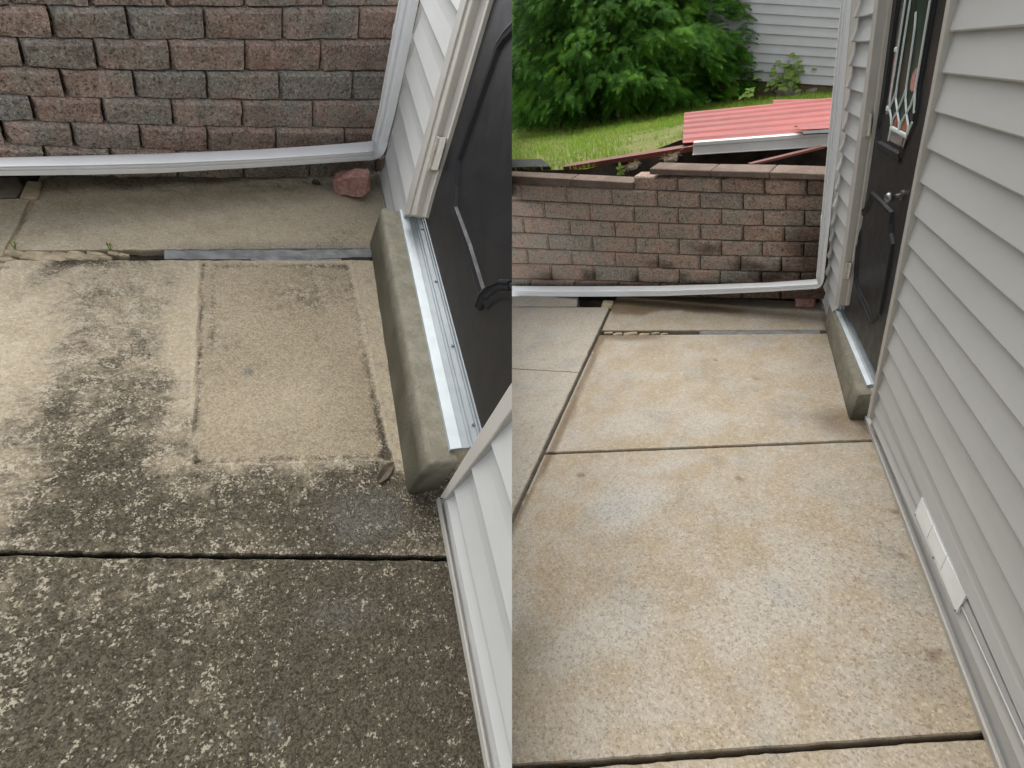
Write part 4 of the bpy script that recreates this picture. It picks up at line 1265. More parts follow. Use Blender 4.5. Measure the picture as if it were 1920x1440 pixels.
# ------------------------------------------------------------------ downspouts
def lerp(a, b, t): return a + (b - a) * t
def spout(P, label, hor, ver, voff, strap_y, hoff=(0.035, 0.115)):
    """hor: list of (x, y top, y front edge, y bottom) left to right; ver: list of (y, x left, x right) bottom to top"""
    base = P.g(hor[-1][0], hor[-1][3])
    T = thing(P, 'downspout', label, 'downspout', base)
    prof_f = [(0.0, 0.0), (0.06, 0.35), (0.14, 0.9), (0.22, 0.0), (0.34, 0.0), (0.42, 0.9), (0.52, 0.9), (0.60, 0.0), (0.84, 0.0), (1.0, 0.0)]
    def hring(x, yt, yf, yb):
        bt = P.rw(x, yt, hoff[0]); ft = P.rw(x, yf, hoff[1]); fb = P.rw(x, yb, hoff[1])
        bb = bt.copy(); bb[2] = fb[2]
        out = [lerp(bt, ft, t) + UP * (0.003 * math.sin(math.pi * t)) for t in (0.03, 0.25, 0.5, 0.75, 0.93)]
        out += [lerp(ft, fb, t * 0.92 + 0.05) + P.rn * (-0.006 * h) for t, h in prof_f]
        out += [lerp(fb, bb, 0.08) - UP * 0.001, lerp(fb, bb, 0.9), lerp(bb, bt, 0.1), lerp(bb, bt, 0.9)]
        return out
    def vring(y, xl, xr):
        A = P.w(xl, y, voff[1]); nv = unit((A - P.eye) * np.array([1, 1, 0]))
        B = P.pl(xr, y, nv, nv @ A)
        B = np.array([B[0], B[1], A[2] * 0.5 + B[2] * 0.5]); A = np.array([A[0], A[1], B[2]])
        back = P.d * 0
        bk = unit((A - P.eye) * np.array([1, 1, 0])) * 0.06
        s = (B - A)
        # left (inner) side back->front, then front left->right, then right side
        out = [A + bk * (1 - t) for t in (0.03, 0.25, 0.5, 0.75, 0.93)]
        out += [A + s * (t * 0.92 + 0.05) + nv * (0.006 * h) for t, h in prof_f]
        out += [B + bk * 0.08, B + bk * 0.9, B + bk - s * 0.1, B + bk - s * 0.9]
        return out
    hr = [hring(*h) for h in hor]
    vr = [vring(*v) for v in ver]
    V, Fc = loft(hr); o = part(T, 'outlet_pipe', V, Fc, M['white']); smooth(o, 35)
    V, Fc = loft(vr); o = part(T, 'vertical_pipe', V, Fc, M['white']); smooth(o, 35)
    # elbow: slightly larger sleeve bent from the one to the other
    H0, V0 = np.array(hr[-1]), np.array(vr[0])
    hd = unit(H0.mean(0) - np.array(hr[-2]).mean(0)); vd = unit(np.array(vr[1]).mean(0) - V0.mean(0))
    gapl = np.linalg.norm(V0.mean(0) - H0.mean(0))
    rings = []
    for i in range(9):
        t = i / 8
        C1 = H0 + hd * gapl * 0.55; C2 = V0 - vd * gapl * 0.55
        Q = (1 - t) ** 3 * H0 + 3 * (1 - t) ** 2 * t * C1 + 3 * (1 - t) * t * t * C2 + t ** 3 * V0
        c = Q.mean(0)
        Q = c + (Q - c) * (1.05 if i in (0, 8) else 1.03 + (0.008 if i % 2 else 0))
        rings.append([q for q in Q])
    V, Fc = loft(rings, caps=True); o = part(T, 'elbow', V, Fc, M['white']); smooth(o, 35)
    # strap round the vertical pipe
    k = strap_y
    y0 = k - 6; y1 = k + 8
    def vint(y):
        ys = [v[0] for v in ver][::-1]; xl = [v[1] for v in ver][::-1]; xr = [v[2] for v in ver][::-1]
        return vring(y, float(np.interp(y, ys, xl)), float(np.interp(y, ys, xr)))
    rr = []
    for y, sc in ((y0, 1.0), (y0, 1.07), (y1, 1.07), (y1, 1.0)):
        Q = np.array(vint(y)); c = Q.mean(0); rr.append([q for q in c + (Q - c) * sc])
    V, Fc = loft(rr, caps=False); part(T, 'strap', V, Fc, M['white'])
    return T, hr, vr

spL, hrL, vrL = spout(L, 'white downspout with long outlet pipe above the dirty slabs', [(-200, 298, 314, 331), (0, 295, 311.5, 330), (150, 291.5, 309, 328.5), (300, 287.5, 305.5, 325), (480, 280, 298, 314.5), (600, 272.5, 290.5, 307), (690, 265, 284, 301)],
      [(262, 697, 728.5), (210, 709, 742), (120, 725, 762), (0, 747.5, 786), (-200, 782, 830)], (0.012, 0.085), 66)
spR, hrR, vrR = spout(R, 'white downspout with long outlet pipe behind the washed walkway', [(760, 531, 541, 553), (960, 535.8, 546, 556), (1100, 536.5, 546.5, 556.5), (1235, 535.8, 545.5, 555.5), (1340, 532.8, 542, 551.8), (1440, 529.5, 538, 547.3), (1526, 523.5, 533, 542)],
      [(518, 1530.5, 1545.5), (440, 1537, 1554), (360, 1543.8, 1562.5), (210, 1557.5, 1580), (0, 1577, 1597.5), (-190, 1593.5, 1617)], (0.012, 0.075), 416, (0.03, 0.10))
def dots(P, T, pts, off):
    for x, y in pts:
        c = P.rw(x, y, off)
        rings = [[c + (P.rt * math.cos(a) + UP * math.sin(a)) * 0.004 * s + P.rn * h for a in np.linspace(0, 2 * math.pi, 8, endpoint=False)] for s, h in ((1, 0), (0.7, 0.003))]
        V, Fc = loft(rings); part(T, 'screw', V, Fc, M['screw'])

# ------------------------------------------------------------------ rocks under the elbows
def rock(P, label, outline, bottom, depth, mat, seed, name='granite_rock'):
    """angular rock: pixel outline on an upright plane through its foot, given depth and broken facets"""
    foot = P.g(*bottom)
    toE = P.eye - foot; toE[2] = 0; n = unit(toE)
    c = n @ foot
    pts = [P.pl(x, y, n, c) for x, y in outline]
    v, f = prism(pts, -n * depth)
    o = solo(P, name, v, f, mat, label, 'rock')
    bm = bmesh.new(); bm.from_mesh(o.data)
    bmesh.ops.bevel(bm, geom=list(bm.edges), offset=depth * 0.12, segments=1, affect='EDGES', clamp_overlap=True)
    bmesh.ops.triangulate(bm, faces=bm.faces)
    bmesh.ops.subdivide_edges(bm, edges=bm.edges, cuts=2, use_grid_fill=True)
    for vv in bm.verts:
        p = np.array(vv.co)
        vv.co += Vector((nz(p, 18, seed), nz(p, 18, seed + 3), nz(p, 18, seed + 6))) * depth * 0.10 + Vector((nz(p, 60, seed), nz(p, 60, seed + 3), nz(p, 60, seed + 6))) * depth * 0.06
    bm.to_mesh(o.data); bm.free(); o.data.update()
    return o
rock(L, 'rough pink granite rock under the downspout elbow above dirty slabs', [(624, 337), (645, 333), (676, 328), (693, 330), (692, 362), (680, 371), (652, 369), (638, 373), (623, 365)], (655, 373), 0.085, M['granite'], 5.0)
rock(R, 'rough pink granite rock under the downspout elbow of the washed walkway', [(1490, 556), (1502, 553), (1527, 551), (1529.5, 553), (1528, 575), (1520, 578), (1505, 577), (1491, 576), (1489.5, 566)], (1508, 578), 0.08, M['granite'], 9.0)

# small leavings on the slabs
def leaf_blade(P, name, label, pts, z, curl, mat, seed):
    Q = [P.g(x, y, z) for x, y in pts]
    n = len(Q) // 2
    V = []
    for i in range(n):
        a, b = Q[i], Q[-1 - i]
        m = (a + b) / 2
        t = i / (n - 1)
        h = curl * math.sin(t * math.pi) + 0.003 * nz(m, 80, seed)
        V += [a + UP * (h * 1.5 + 0.002), m + UP * h * 0.5, b + UP * (h * 1.2 + 0.002)]
    Fc = []
    for i in range(n - 1):
        Fc += [(3 * i, 3 * i + 1, 3 * i + 4, 3 * i + 3), (3 * i + 1, 3 * i + 2, 3 * i + 5, 3 * i + 4)]
    k = len(V)
    V2 = [v - UP * 0.0015 for v in V]
    F2 = [tuple(k + i for i in reversed(q)) for q in Fc]
    return solo(P, name, V + V2, Fc + F2, mat, label, 'leaf')
leaf_blade(L, 'dead_leaf', 'curled brown dead leaf at the corner of the doormat mark', [(738, 866), (726, 870), (716, 880), (709, 892), (706, 902), (711, 906), (720, 903), (729, 894), (736, 882), (740, 872)], 0.003, 0.006, M['deadleaf'], 1.0)
leaf_blade(L, 'dead_leaf', 'small brown dead leaf at the foot of the block wall', [(584, 341), (588, 339), (594, 339), (600, 342), (602, 346), (598, 348), (591, 348), (585, 345)], 0.004, 0.006, M['deadleaf'], 2.0)
def sprout(P, label, x, y, h, n, seed, z=0.0, spread=0.02, lw=0.008):
    rnd = random.Random(seed)
    b = P.g(x, y, z)
    T = thing(P, 'weed_sprout', label, 'weed', b)
    st, lf = [], []
    for i in range(n):
        a = rnd.uniform(0, 6.28); tip = b + np.array([math.cos(a) * spread, math.sin(a) * spread, h * rnd.uniform(0.6, 1)])
        side = np.array([-math.sin(a), math.cos(a), 0])
        r = 0.0012
        st.append(loft([[b + side * r, b - side * r, b + np.array([0, 0, r])], [lerp(b, tip, 0.7) + side * r, lerp(b, tip, 0.7) - side * r, lerp(b, tip, 0.7) + np.array([0, 0, r])]]))
        m = lerp(b, tip, 0.6); q = [m, lerp(m, tip, 0.5) + side * lw, tip, lerp(m, tip, 0.5) - side * lw]
        lf.append((q, [(0, 1, 2), (0, 2, 3)]))
    part(T, 'stem', *join(*st), M['weed']); part(T, 'leaves', *join(*lf), M['weed'], fix=False)
    return T
sprout(L, 'tiny green weed sprout in the cracked joint beside the grey filler', 208, 472, 0.035, 5, 3, 0, 0.012, 0.004)
sprout(L, 'tiny green weed sprout where the two joints meet', 28, 466, 0.03, 5, 4, 0, 0.012, 0.003)

# ------------------------------------------------------------------ right background: lawn, junk, evergreen, neighbour
def rdep(x, y, off=0.0):
    return R.depth(R.rw(x, y, off))
cols = [(700, 352, 262), (960, 322, 240), (1100, 318, 226), (1190, 296, 216), (1280, 262, 207), (1440, 252, 186), (1560, 246, 175), (1700, 244, 160)]
dc = rdep(1330, 320, -0.2)
def dcx(x):
    return rdep(min(x, 1640), 320, -0.2)
near_d = [(700, -0.42), (1100, -0.42), (1190, -0.62), (1280, -1.0), (1700, -1.05)]
def lawn_point(x, t):
    """t 0 at the wall, 1 at the foot of the neighbour's house, up to 1.3 behind"""
    yn = float(np.interp(x, [c[0] for c in cols], [c[1] for c in cols])); yf = float(np.interp(x, [c[0] for c in cols], [c[2] for c in cols]))
    nd = rdep(x, 320, -0.42)
    A = R.at(x, yn, rdep(x, 320, float(np.interp(x, [q[0] for q in near_d], [q[1] for q in near_d])))); B = R.at(x, yf, nd + 4.2)
    p = A + (B - A) * t
    p = p + UP * (0.03 * nz(p, 0.9, 3.0) + 0.012 * nz(p, 3.5, 1.0)) * min(1, t * 4)
    return p
xsL = [700 + i * 25 for i in range(41)]
V, Fc = [], []
tl = [0, 0.03, 0.07, 0.12] + [0.12 + 0.88 * i / 18 for i in range(1, 19)] + [1.15, 1.4]
for t in tl:
    for x in xsL:
        V.append(lawn_point(x, t))
nx = len(xsL)
for j in range(len(tl) - 1):
    for i in range(nx - 1):
        Fc.append((j * nx + i, j * nx + i + 1, (j + 1) * nx + i + 1, (j + 1) * nx + i))
lawn = solo(R, 'lawn', V, Fc, M['lawn'], None, None, base=np.zeros(3), kind='structure', smooth=True, fix=False)
# bare bank falling from the lawn edge into the hollow behind the wall
V, Fc = [], []
NB = 7
for j in range(NB + 1):
    for x in xsL:
        p = lawn_point(x, 0)
        t = j / NB
        q = p + R.rn * (0.05 * t + 0.06 * nz(p + UP * t, 4.0, 2.0) * math.sin(3.14 * t)) + UP * (-0.62 * t)
        V.append(q + UP * (0.004 if j == 0 else 0))
for j in range(NB):
    for i in range(nx - 1):
        Fc.append((j * nx + i, j * nx + i + 1, (j + 1) * nx + i + 1, (j + 1) * nx + i))
solo(R, 'earth_bank', V, Fc, M['soil'], None, None, base=np.zeros(3), kind='structure', smooth=True, fix=False)
V, Fc = [], []
for j in range(5):
    for x in xsL:
        a_ = lawn_point(x, 0) + R.rn * 0.05 + UP * -0.42
        b_ = R.rw(x, 345, -0.22); b_[2] = a_[2] - 0.02
        q = lerp0 = a_ + (b_ - a_) * (j / 4)
        V.append(q + UP * 0.03 * nz(q, 6, 1.0))
for j in range(4):
    for i in range(nx - 1):
        Fc.append((j * nx + i, j * nx + i + 1, (j + 1) * nx + i + 1, (j + 1) * nx + i))
solo(R, 'hollow_floor', V, Fc, M['soil'], None, None, base=np.zeros(3), kind='structure', smooth=True, fix=False)

# grass blades
rnd = random.Random(11)
gv, gf = [], []
def blade(p, h, w, lean, a):
    k = len(gv)
    s = np.array([math.cos(a), math.sin(a), 0]) * w
    l = np.array([math.cos(a + 1.4), math.sin(a + 1.4), 0]) * lean
    gv.extend([p - s, p + s, p + l * 0.45 + UP * h * 0.6 + s * 0.6, p + l * 0.45 + UP * h * 0.6 - s * 0.6, p + l + UP * h])
    gf.extend([(k, k + 1, k + 2, k + 3), (k + 3, k + 2, k + 4)])
for i in range(26000):
    x = rnd.uniform(952, 1575); t = rnd.random() ** 0.9 * 1.02
    if x > 1290 and t < 0.30: continue
    bare = nz(np.array([x * 0.012, t * 9, 0]), 1.0, 4.0)
    if t < 0.30 and rnd.random() < 0.25 + 1.2 * bare + (0.5 if x > 1150 else 0): continue
    p = lawn_point(x, t)
    h = rnd.uniform(0.025, 0.06) * (1.5 if t > 0.9 else 1) * (0.6 if bare > 0.2 else 1)
    blade(p, h, rnd.uniform(0.0022, 0.0042), rnd.uniform(0.005, 0.04), rnd.uniform(0, 6.28))
solo(R, 'grass', gv, gf, M['grass'], 'short green lawn grass above the retaining wall', 'grass', base=np.zeros(3), kind='stuff', fix=False)

# neighbour's house: siding boards on an upright wall, foundation below
hd = R.depth(lawn_point(1440, 1.0))
n_nb = unit(np.array([-R.rn[0] * 0 + R.rn[0], R.rn[1], 0]))
p0 = R.at(1440, 168, hd)
c_nb = n_nb @ p0
def nb(x, y, off=0.0):
    return R.pl(x, y, n_nb, c_nb + off)
nbh = thing(R, 'neighbour_house', 'neighbouring house wall of pale lilac siding behind the evergreen', 'house', R.pl(1480, 190, n_nb, c_nb))
ysr = [14.6 - 19.6 * k for k in range(9, 0, -1)] + [14.6, 33.8, 52.8, 71.2, 90, 107.9, 125.4, 142.9, 160.8]
slope = 0.062
for i in range(len(ysr) - 1):
    q = []
    for y in (ysr[i], ysr[i + 1]):
        q.append((nb(1330, y - slope * 245, 0.0), nb(1640, y + slope * 65, 0.0)))
    (tA, tB), (bA, bB) = q
    V, Fc = loft([[tA + n_nb * 0.0 + UP * 0.01, (tA + bA) / 2 + n_nb * 0.010, bA + n_nb * 0.020, bA + n_nb * 0.016, bA - n_nb * 0.02, tA - n_nb * 0.02],
                  [tB + n_nb * 0.0 + UP * 0.01, (tB + bB) / 2 + n_nb * 0.010, bB + n_nb * 0.020, bB + n_nb * 0.016, bB - n_nb * 0.02, tB - n_nb * 0.02]])
    part(nbh, 'siding_board', V, Fc, M['nbsiding'])
fa, fb = nb(1330, 160.8 - slope * 245, -0.02), nb(1640, 160.8 + slope * 65, -0.02)
v, f = prism([fa + UP * 0.03, fb + UP * 0.03, fb - UP * 0.7, fa - UP * 0.7], -n_nb * 0.2)
part(nbh, 'foundation', v, f, M['found'])
v, f = prism([fa + UP * 3.0, fb + UP * 3.0, fb + UP * 0.03, fa + UP * 0.03], -n_nb * 0.2)
part(nbh, 'wall_sheathing', v, f, M['wrap'])

# evergreen: drooping flat sprays on many limbs
rnd = random.Random(21)
td = R.depth(lawn_point(1180, 0.80))
tb = lawn_point(1165, 0.93)
tree = thing(R, 'evergreen_tree', 'broad evergreen with drooping bright green sprays at the back of the lawn', 'tree', tb)
axis_r = unit(np.cross(np.array([0, 1.0, 0]), UP))
to_eye = R.eye - tb; to_eye[2] = 0; to_eye = unit(to_eye); lat = np.cross(UP, to_eye) * 1.0
if (R.px(tb + lat)[0] < R.px(tb)[0]): lat = -lat
mpp = td / FPX
rings = []
for i in range(7):
    t = i / 6
    c = tb + UP * (2.6 * t - 0.1)
    rings.append([c + (lat * math.cos(a) + to_eye * math.sin(a)) * (0.16 * (1 - t) + 0.03) for a in np.linspace(0, 6.283, 9, endpoint=False)])
part(tree, 'trunk', *loft(rings), M['bark'])
fv, ff = [], []
lv = []
def spray(o, d, length, width, droop, nrm):
    """flat fan of needles along a drooping stem"""
    d = unit(d); s = unit(np.cross(d, nrm)); nn = unit(np.cross(s, d))
    npair = 10
    pts = []
    for i in range(npair + 1):
        t = i / npair
        pts.append(o + d * length * t - UP * droop * length * t * t)
    for i in range(npair):
        t = (i + 0.5) / npair
        m = (pts[i] + pts[i + 1]) / 2; dd = unit(pts[i + 1] - pts[i])
        w = width * (0.35 + 0.9 * math.sin(math.pi * min(1, 0.15 + 0.8 * t)) ) * (1 - 0.45 * t)
        for sg in (-1, 1):
            k = len(fv)
            tip = m + s * sg * w + dd * w * 0.55 - UP * w * 0.22
            b = length / npair * 0.34
            mid = (m + tip) / 2 + dd * 0.01
            fv.extend([m - dd * b, m + dd * b, mid + dd * b * 0.95, tip, mid - dd * b * 0.7])
            ff.append((k, k + 1, k + 2, k + 3, k + 4))
    k = len(fv)
    e = pts[-1]
    fv.extend([pts[-2] - s * 0.012, pts[-2] + s * 0.012, e + d * length * 0.12 - UP * droop * length * 0.2])
    ff.append((k, k + 1, k + 2))
def crown_r(h, a):
    """crown radius in units along lat / to_eye"""
    return 1.0
# silhouette in the frame: x range of the crown for a given picture row
def sil(y):
    return float(np.interp(y, [-260, -120, 0, 60, 110, 150, 190, 232], [1330, 1400, 1436, 1452, 1450, 1432, 1405, 1380]))
cnt = 0
while cnt < 12500:
    y = rnd.uniform(-230, 232); x = rnd.uniform(850, 1462)
    xr = sil(y) - 14 + 16 * nz(np.array([y * 0.03, 1.0, 2.0]), 1.0)
    if x > xr: continue
    ymax = np.interp(x, [850, 960, 1150, 1300, 1420], [248, 236, 214, 196, 172]) - 8
    if y > ymax: continue
    edge = (xr - x) / 500.0
    # bulge towards the viewer, lumps and hollows
    lump = nz(np.array([x * 0.011, y * 0.013, 0.3]), 1.0, 2.0) + 0.5 * nz(np.array([x * 0.03, y * 0.035, 0.3]), 1.0, 5.0)
    layer = rnd.random()
    inner = cnt % 5 < 2
    dep = td + 0.55 + (0.85 if inner else 0.0) - 1.35 * min(1, math.sqrt(max(0, edge * 3.0))) + 0.9 * layer ** 1.5 - 0.45 * lump + 0.25 * ss(120, 230, y)
    o = R.at(x, y, dep)
    if not inner and nz(np.array([x * 0.02, y * 0.026, dep]), 1.0, 8.0) > 0.30: continue
    out = lat * (x - 1165) / 300.0 * rnd.uniform(0.6, 1.3) + to_eye * rnd.uniform(0.35, 1.1) + UP * rnd.uniform(-0.35, 0.35)
    out = out + lat * rnd.uniform(-0.6, 0.6)
    big = rnd.uniform(0.7, 1.25) * (1.5 if inner else 1.0)
    nrm = unit(UP + to_eye * 0.7 + np.array([rnd.uniform(-.4, .4), rnd.uniform(-.4, .4), 0]))
    spray(o, out, 0.21 * big, 0.058 * big, rnd.uniform(0.25, 0.6), nrm)
    cnt += 1
for iy in range(26):
    for ix in range(34):
        y = -220 + iy * 17.5 + rnd.uniform(-6, 6); x = 870 + ix * 17.5 + rnd.uniform(-6, 6)
        if x > sil(y) - 40 or y > np.interp(x, [850, 960, 1150, 1300, 1420], [248, 236, 214, 196, 172]) - 14: continue
        o = R.at(x + 8, y + 8, td + 1.5 + rnd.uniform(0, 0.2))
        spray(o, lat * rnd.uniform(-1, 1) - UP * rnd.uniform(0.2, 1), 0.42, 0.18, 0.2, to_eye + UP * 0.2)
        o = R.at(x, y, td + 1.1 + rnd.uniform(0, 0.3))
        spray(o, lat * rnd.uniform(-1, 1) - UP * rnd.uniform(0.2, 1), 0.36, 0.15, 0.2, to_eye + UP * 0.2)
part(tree, 'crown', fv, ff, M['fir'], fix=False)
for i in range(16):
    x = rnd.uniform(980, 1400); y = rnd.uniform(-160, 190)
    e = R.at(x, y, td + 0.25); s0 = tb + UP * max(0.2, (e - tb)[2] * 0.8)
    c0 = lerp(s0, e, 0.0)
    rg = []
    for t in (0, 0.5, 1):
        c = lerp(s0, e, t) + UP * 0.08 * math.sin(t * 3.14)
        rr = 0.03 * (1 - t) + 0.006
        rg.append([c + (UP * math.cos(a) + lat * math.sin(a)) * rr for a in np.linspace(0, 6.283, 6, endpoint=False)])
    part(tree, 'limb', *loft(rg), M['bark'])

# dry branch at the foot of the evergreen
tw = R.at(1160, 218, R.depth(lawn_point(1160, 0.80)))
tw = lawn_point(1160, 0.84)
T = thing(R, 'dry_branch', 'dry forked branch lying at the foot of the evergreen', 'branch', tw)
rnd = random.Random(5)
dW = R.depth(tw)
for i, (x, y) in enumerate([(1170, 160), (1100, 190), (1195, 190), (1130, 212), (1198, 172), (1092, 218), (1140, 175), (1210, 205)]):
    e = R.at(x, y, dW - 0.1 + 0.1 * (i % 3)); rg = []
    for t in (0, 0.4, 0.75, 1):
        c = lerp(tw + UP * 0.02, e, t) + UP * 0.03 * math.sin(3 * t + i) + lat * 0.02 * math.sin(5 * t + i * 2)
        r = 0.006 * (1 - t) + 0.0016
        rg.append([c + (UP * math.cos(a) + lat * math.sin(a)) * r for a in np.linspace(0, 6.283, 5, endpoint=False)])
    part(T, 'twig', *loft(rg), M['twig'])

# leafy weeds in front of the neighbour's wall
def tall_weed(label, stems, leaves, dd, seed, lsize):
    """stems: pixel polylines; leaves: list of (x,y,size)"""
    rnd = random.Random(seed)
    b = R.at(*stems[0][0], dd)
    T = thing(R, 'tall_weed', label, 'weed', b)
    for s in stems:
        rg = []
        for j, (x, y) in enumerate(s):
            c = R.at(x, y, dd + 0.03 * math.sin(j * 2.1)); r = 0.008 * (1 - j / len(s)) + 0.002
            rg.append([c + (UP * 0.3 * math.cos(a) + lat * math.cos(a) + to_eye * math.sin(a)) * r for a in np.linspace(0, 6.283, 6, endpoint=False)])
        part(T, 'stem', *loft(rg), M['weed'])
    for (x, y, sz) in leaves:
        c = R.at(x, y, dd + rnd.uniform(-0.16, 0.12)); L_ = sz * dd / FPX
        a = rnd.uniform(0, 6.28)
        d = unit(lat * math.cos(a) + to_eye * rnd.uniform(0.0, 0.8) + UP * rnd.uniform(-0.8, 0.25)); s = unit(np.cross(d, unit(to_eye * 0.7 + UP)))
        n = unit(np.cross(s, d))
        w = L_ * 0.33
        q = [c, c + d * L_ * 0.3 + s * w, c + d * L_ * 0.7 + s * w * 0.75, c + d * L_, c + d * L_ * 0.7 - s * w * 0.75, c + d * L_ * 0.3 - s * w, c + d * L_ * 0.5 - n * w * 0.35]
        part(T, 'leaf', q, [(0, 1, 6), (1, 2, 6), (2, 3, 6), (3, 4, 6), (4, 5, 6), (5, 0, 6)], M['weed'], fix=False)
    return T
rnd = random.Random(31)
dn = hd - 0.35
lv = [(1518 + rnd.gauss(0, 6), 62 + rnd.gauss(0, 5), rnd.uniform(6, 10)) for i in range(16)] + [(1500 + rnd.gauss(0, 8), 84 + rnd.gauss(0, 6), rnd.uniform(8, 12)) for i in range(9)] + [(1512 + rnd.gauss(0, 5), 92 + rnd.gauss(0, 6), 10) for i in range(4)]
lv += [(1505 + rnd.gauss(0, 5), 100 + rnd.gauss(0, 4), 14) for i in range(4)] + [(1502 + rnd.gauss(0, 14), 118 + rnd.gauss(0, 8), rnd.uniform(10, 15)) for i in range(11)]
lv += [(1478 + rnd.gauss(0, 16), 140 + rnd.gauss(0, 13), rnd.uniform(9, 15)) for i in range(60)] + [(1492 + rnd.gauss(0, 13), 138 + rnd.gauss(0, 9), rnd.uniform(9, 14)) for i in range(26)] + [(1470 + rnd.gauss(0, 12), 158 + rnd.gauss(0, 8), rnd.uniform(8, 13)) for i in range(26)]
tall_weed('tall leafy weed in front of the neighbouring lilac siding', [[(1488, 172), (1490, 140), (1497, 108), (1512, 80), (1519, 58)], [(1486, 172), (1482, 150), (1490, 120), (1498, 88)], [(1484, 174), (1476, 150), (1470, 128)]], lv, dn, 2, 12)
lv = [(1556 + rnd.gauss(0, 7), 152 + rnd.gauss(0, 11), rnd.uniform(8, 13)) for i in range(30)]
tall_weed('small leafy weed half hidden behind the white downspout', [[(1558, 178), (1558, 160), (1556, 140)]], lv, dn + 0.05, 3, 12)
lv = [(1405 + rnd.gauss(0, 7), 170 + rnd.gauss(0, 5), rnd.uniform(8, 12)) for i in range(14)]
tall_weed('low pale weed at the right foot of the evergreen', [[(1404, 184), (1405, 168)]], lv, hd - 0.9, 4, 12)
for k, (x, y, s) in enumerate([(1468, 172, 26), (1490, 176, 16), (1520, 172, 18), (1538, 176, 14)]):
    c = R.at(x, y, hd - 0.32)
    T = thing(R, 'field_stone', ['low broad rubble stone at the foot of the tall weed', 'small stone right beside the foot of the tall weed', 'pale stone against the foundation right of the tall weed', 'small stone nearest the white downspout by the foundation'][k], 'stone', c)
    chip(T, c, (s * hd / FPX, 0.16, s * 0.6 * hd / FPX), M['stone'], 80 + k, 'stone_body')

# weed growing in the gap behind the caps
wd = rdep(1165, 325, -0.30)
b = R.at(1163, 330, wd)
T = thing(R, 'weed_plant', 'bright green broad-leaved weed growing behind the wall caps', 'weed', b)
part(T, 'stem', *loft([[R.at(1163 + 1.0 * math.cos(a), y, wd + 0.004 * math.sin(a)) for a in (0, 1.57, 3.14, 4.71)] for y in (330, 318, 307)]), M['weed'])
for (x0, y0, x1, y1, w) in [(1163, 318, 1161, 303, 5), (1163, 320, 1155, 313, 4), (1163, 321, 1174, 319, 5), (1163, 322, 1156, 328, 5), (1163, 316, 1170, 312, 4), (1163, 323, 1171, 327, 4)]:
    A = R.at(x0, y0, wd); B = R.at(x1, y1, wd - 0.03); d = B - A; s = unit(np.cross(d, to_eye)) * w * wd / FPX * 0.6
    part(T, 'leaf', [A, A + d * 0.4 + s, A + d * 0.75 + s * 0.7, B, A + d * 0.75 - s * 0.7, A + d * 0.4 - s, A + d * 0.5 - to_eye * 0.006], [(0, 1, 6), (1, 2, 6), (2, 3, 6), (3, 4, 6), (4, 5, 6), (5, 0, 6)], M['weed'], fix=False)

# pile of old roofing on the lawn edge
def ribbed(name, label, c00, c10, c11, c01, ribs, mat, h=0.018, n=60, th=0.003, cat='metal sheet', wav=0.0):
    """ribbed sheet: corners (x,y,depth) back-left, back-right, front-right, front-left; ribs run left to right"""
    P4 = [R.at(c[0], c[1], c[2] - dc + dcx(c[0])) for c in (c00, c10, c11, c01)]
    nrm = unit(np.cross(P4[1] - P4[0], P4[3] - P4[0]))
    if nrm[2] < 0: nrm = -nrm
    rings = []
    mu = 10
    for i in range(mu + 1):
        u = i / mu
        a = lerp(P4[0], P4[1], u); b = lerp(P4[3], P4[2], u)
        ring = []
        for j in range(n + 1):
            v = j / n
            ph = (v * ribs) % 1.0
            hh = h if 0.36 < ph < 0.56 else (h * ss(0.26, 0.36, ph) if ph <= 0.36 else h * (1 - ss(0.56, 0.66, ph)))
            p = lerp(a, b, v) + nrm * (hh + wav * nz(np.array([u * 3, v * 4, 0]), 1.0, 3))
            ring.append(p)
        under = [p - nrm * th for p in reversed(ring)]
        rings.append(ring + under)
    V, Fc = loft(rings)
    return solo(R, name, V, Fc, mat, label, cat, smooth=False)

ribbed('red_metal_sheet', 'large faded red ribbed roofing sheet lying on the lawn', (1283, 212, dc + 1.35), (1600, 180, dc + 1.55), (1600, 243, dc + 0.50), (1280, 268, dc + 0.42), 6, M['redtop'], 0.016, 72)
ribbed('red_metal_sheet', 'smaller pink red sheet sticking out behind the large red sheet', (1447, 187, dc + 1.75), (1600, 184, dc + 1.75), (1600, 205, dc + 1.45), (1456, 205, dc + 1.45), 2, M['redtop'], 0.012, 24)
ribbed('red_metal_sheet', 'narrow red sheet lapped over the front edge of the large sheet', (1488, 236, dc + 0.52), (1600, 221, dc + 0.60), (1600, 238, dc + 0.42), (1499, 243, dc + 0.36), 1, M['redtop'], 0.010, 14)
# red edge flashing reaching to the left
def beam(name, label, a, b, hgt, dpt, mat, cat):
    A, B = R.at(a[0], a[1], a[2] - dc + dcx(a[0])), R.at(b[0], b[1], b[2] - dc + dcx(b[0]))
    d = unit(B - A); up2 = unit(UP - d * (UP @ d)); s = np.cross(d, up2)
    if s @ to_eye < 0: s = -s
    ring = lambda p: [p, p - up2 * hgt, p - up2 * hgt - s * 0.004, p - up2 * 0.006 - s * 0.004, p - s * dpt - up2 * 0.004, p - s * dpt]
    V, Fc = loft([ring(A), ring(B)])
    return solo(R, name, V, Fc, mat, label, cat)
beam('red_flashing', 'long thin rust red flashing slanting down left from the red sheets', (1056, 313, dc + 0.25), (1342, 267.5, dc + 0.42), 0.034, 0.10, M['redside'], 'flashing')
A, B = (1300, 267.5, dc + 0.36), (1600, 245, dc + 0.46)
P1, P2 = [R.at(q[0], q[1], q[2] - dc + dcx(q[0])) for q in (A, B)]; d = unit(P2 - P1); up2 = unit(UP - d * (UP @ d)); s = np.cross(d, up2)
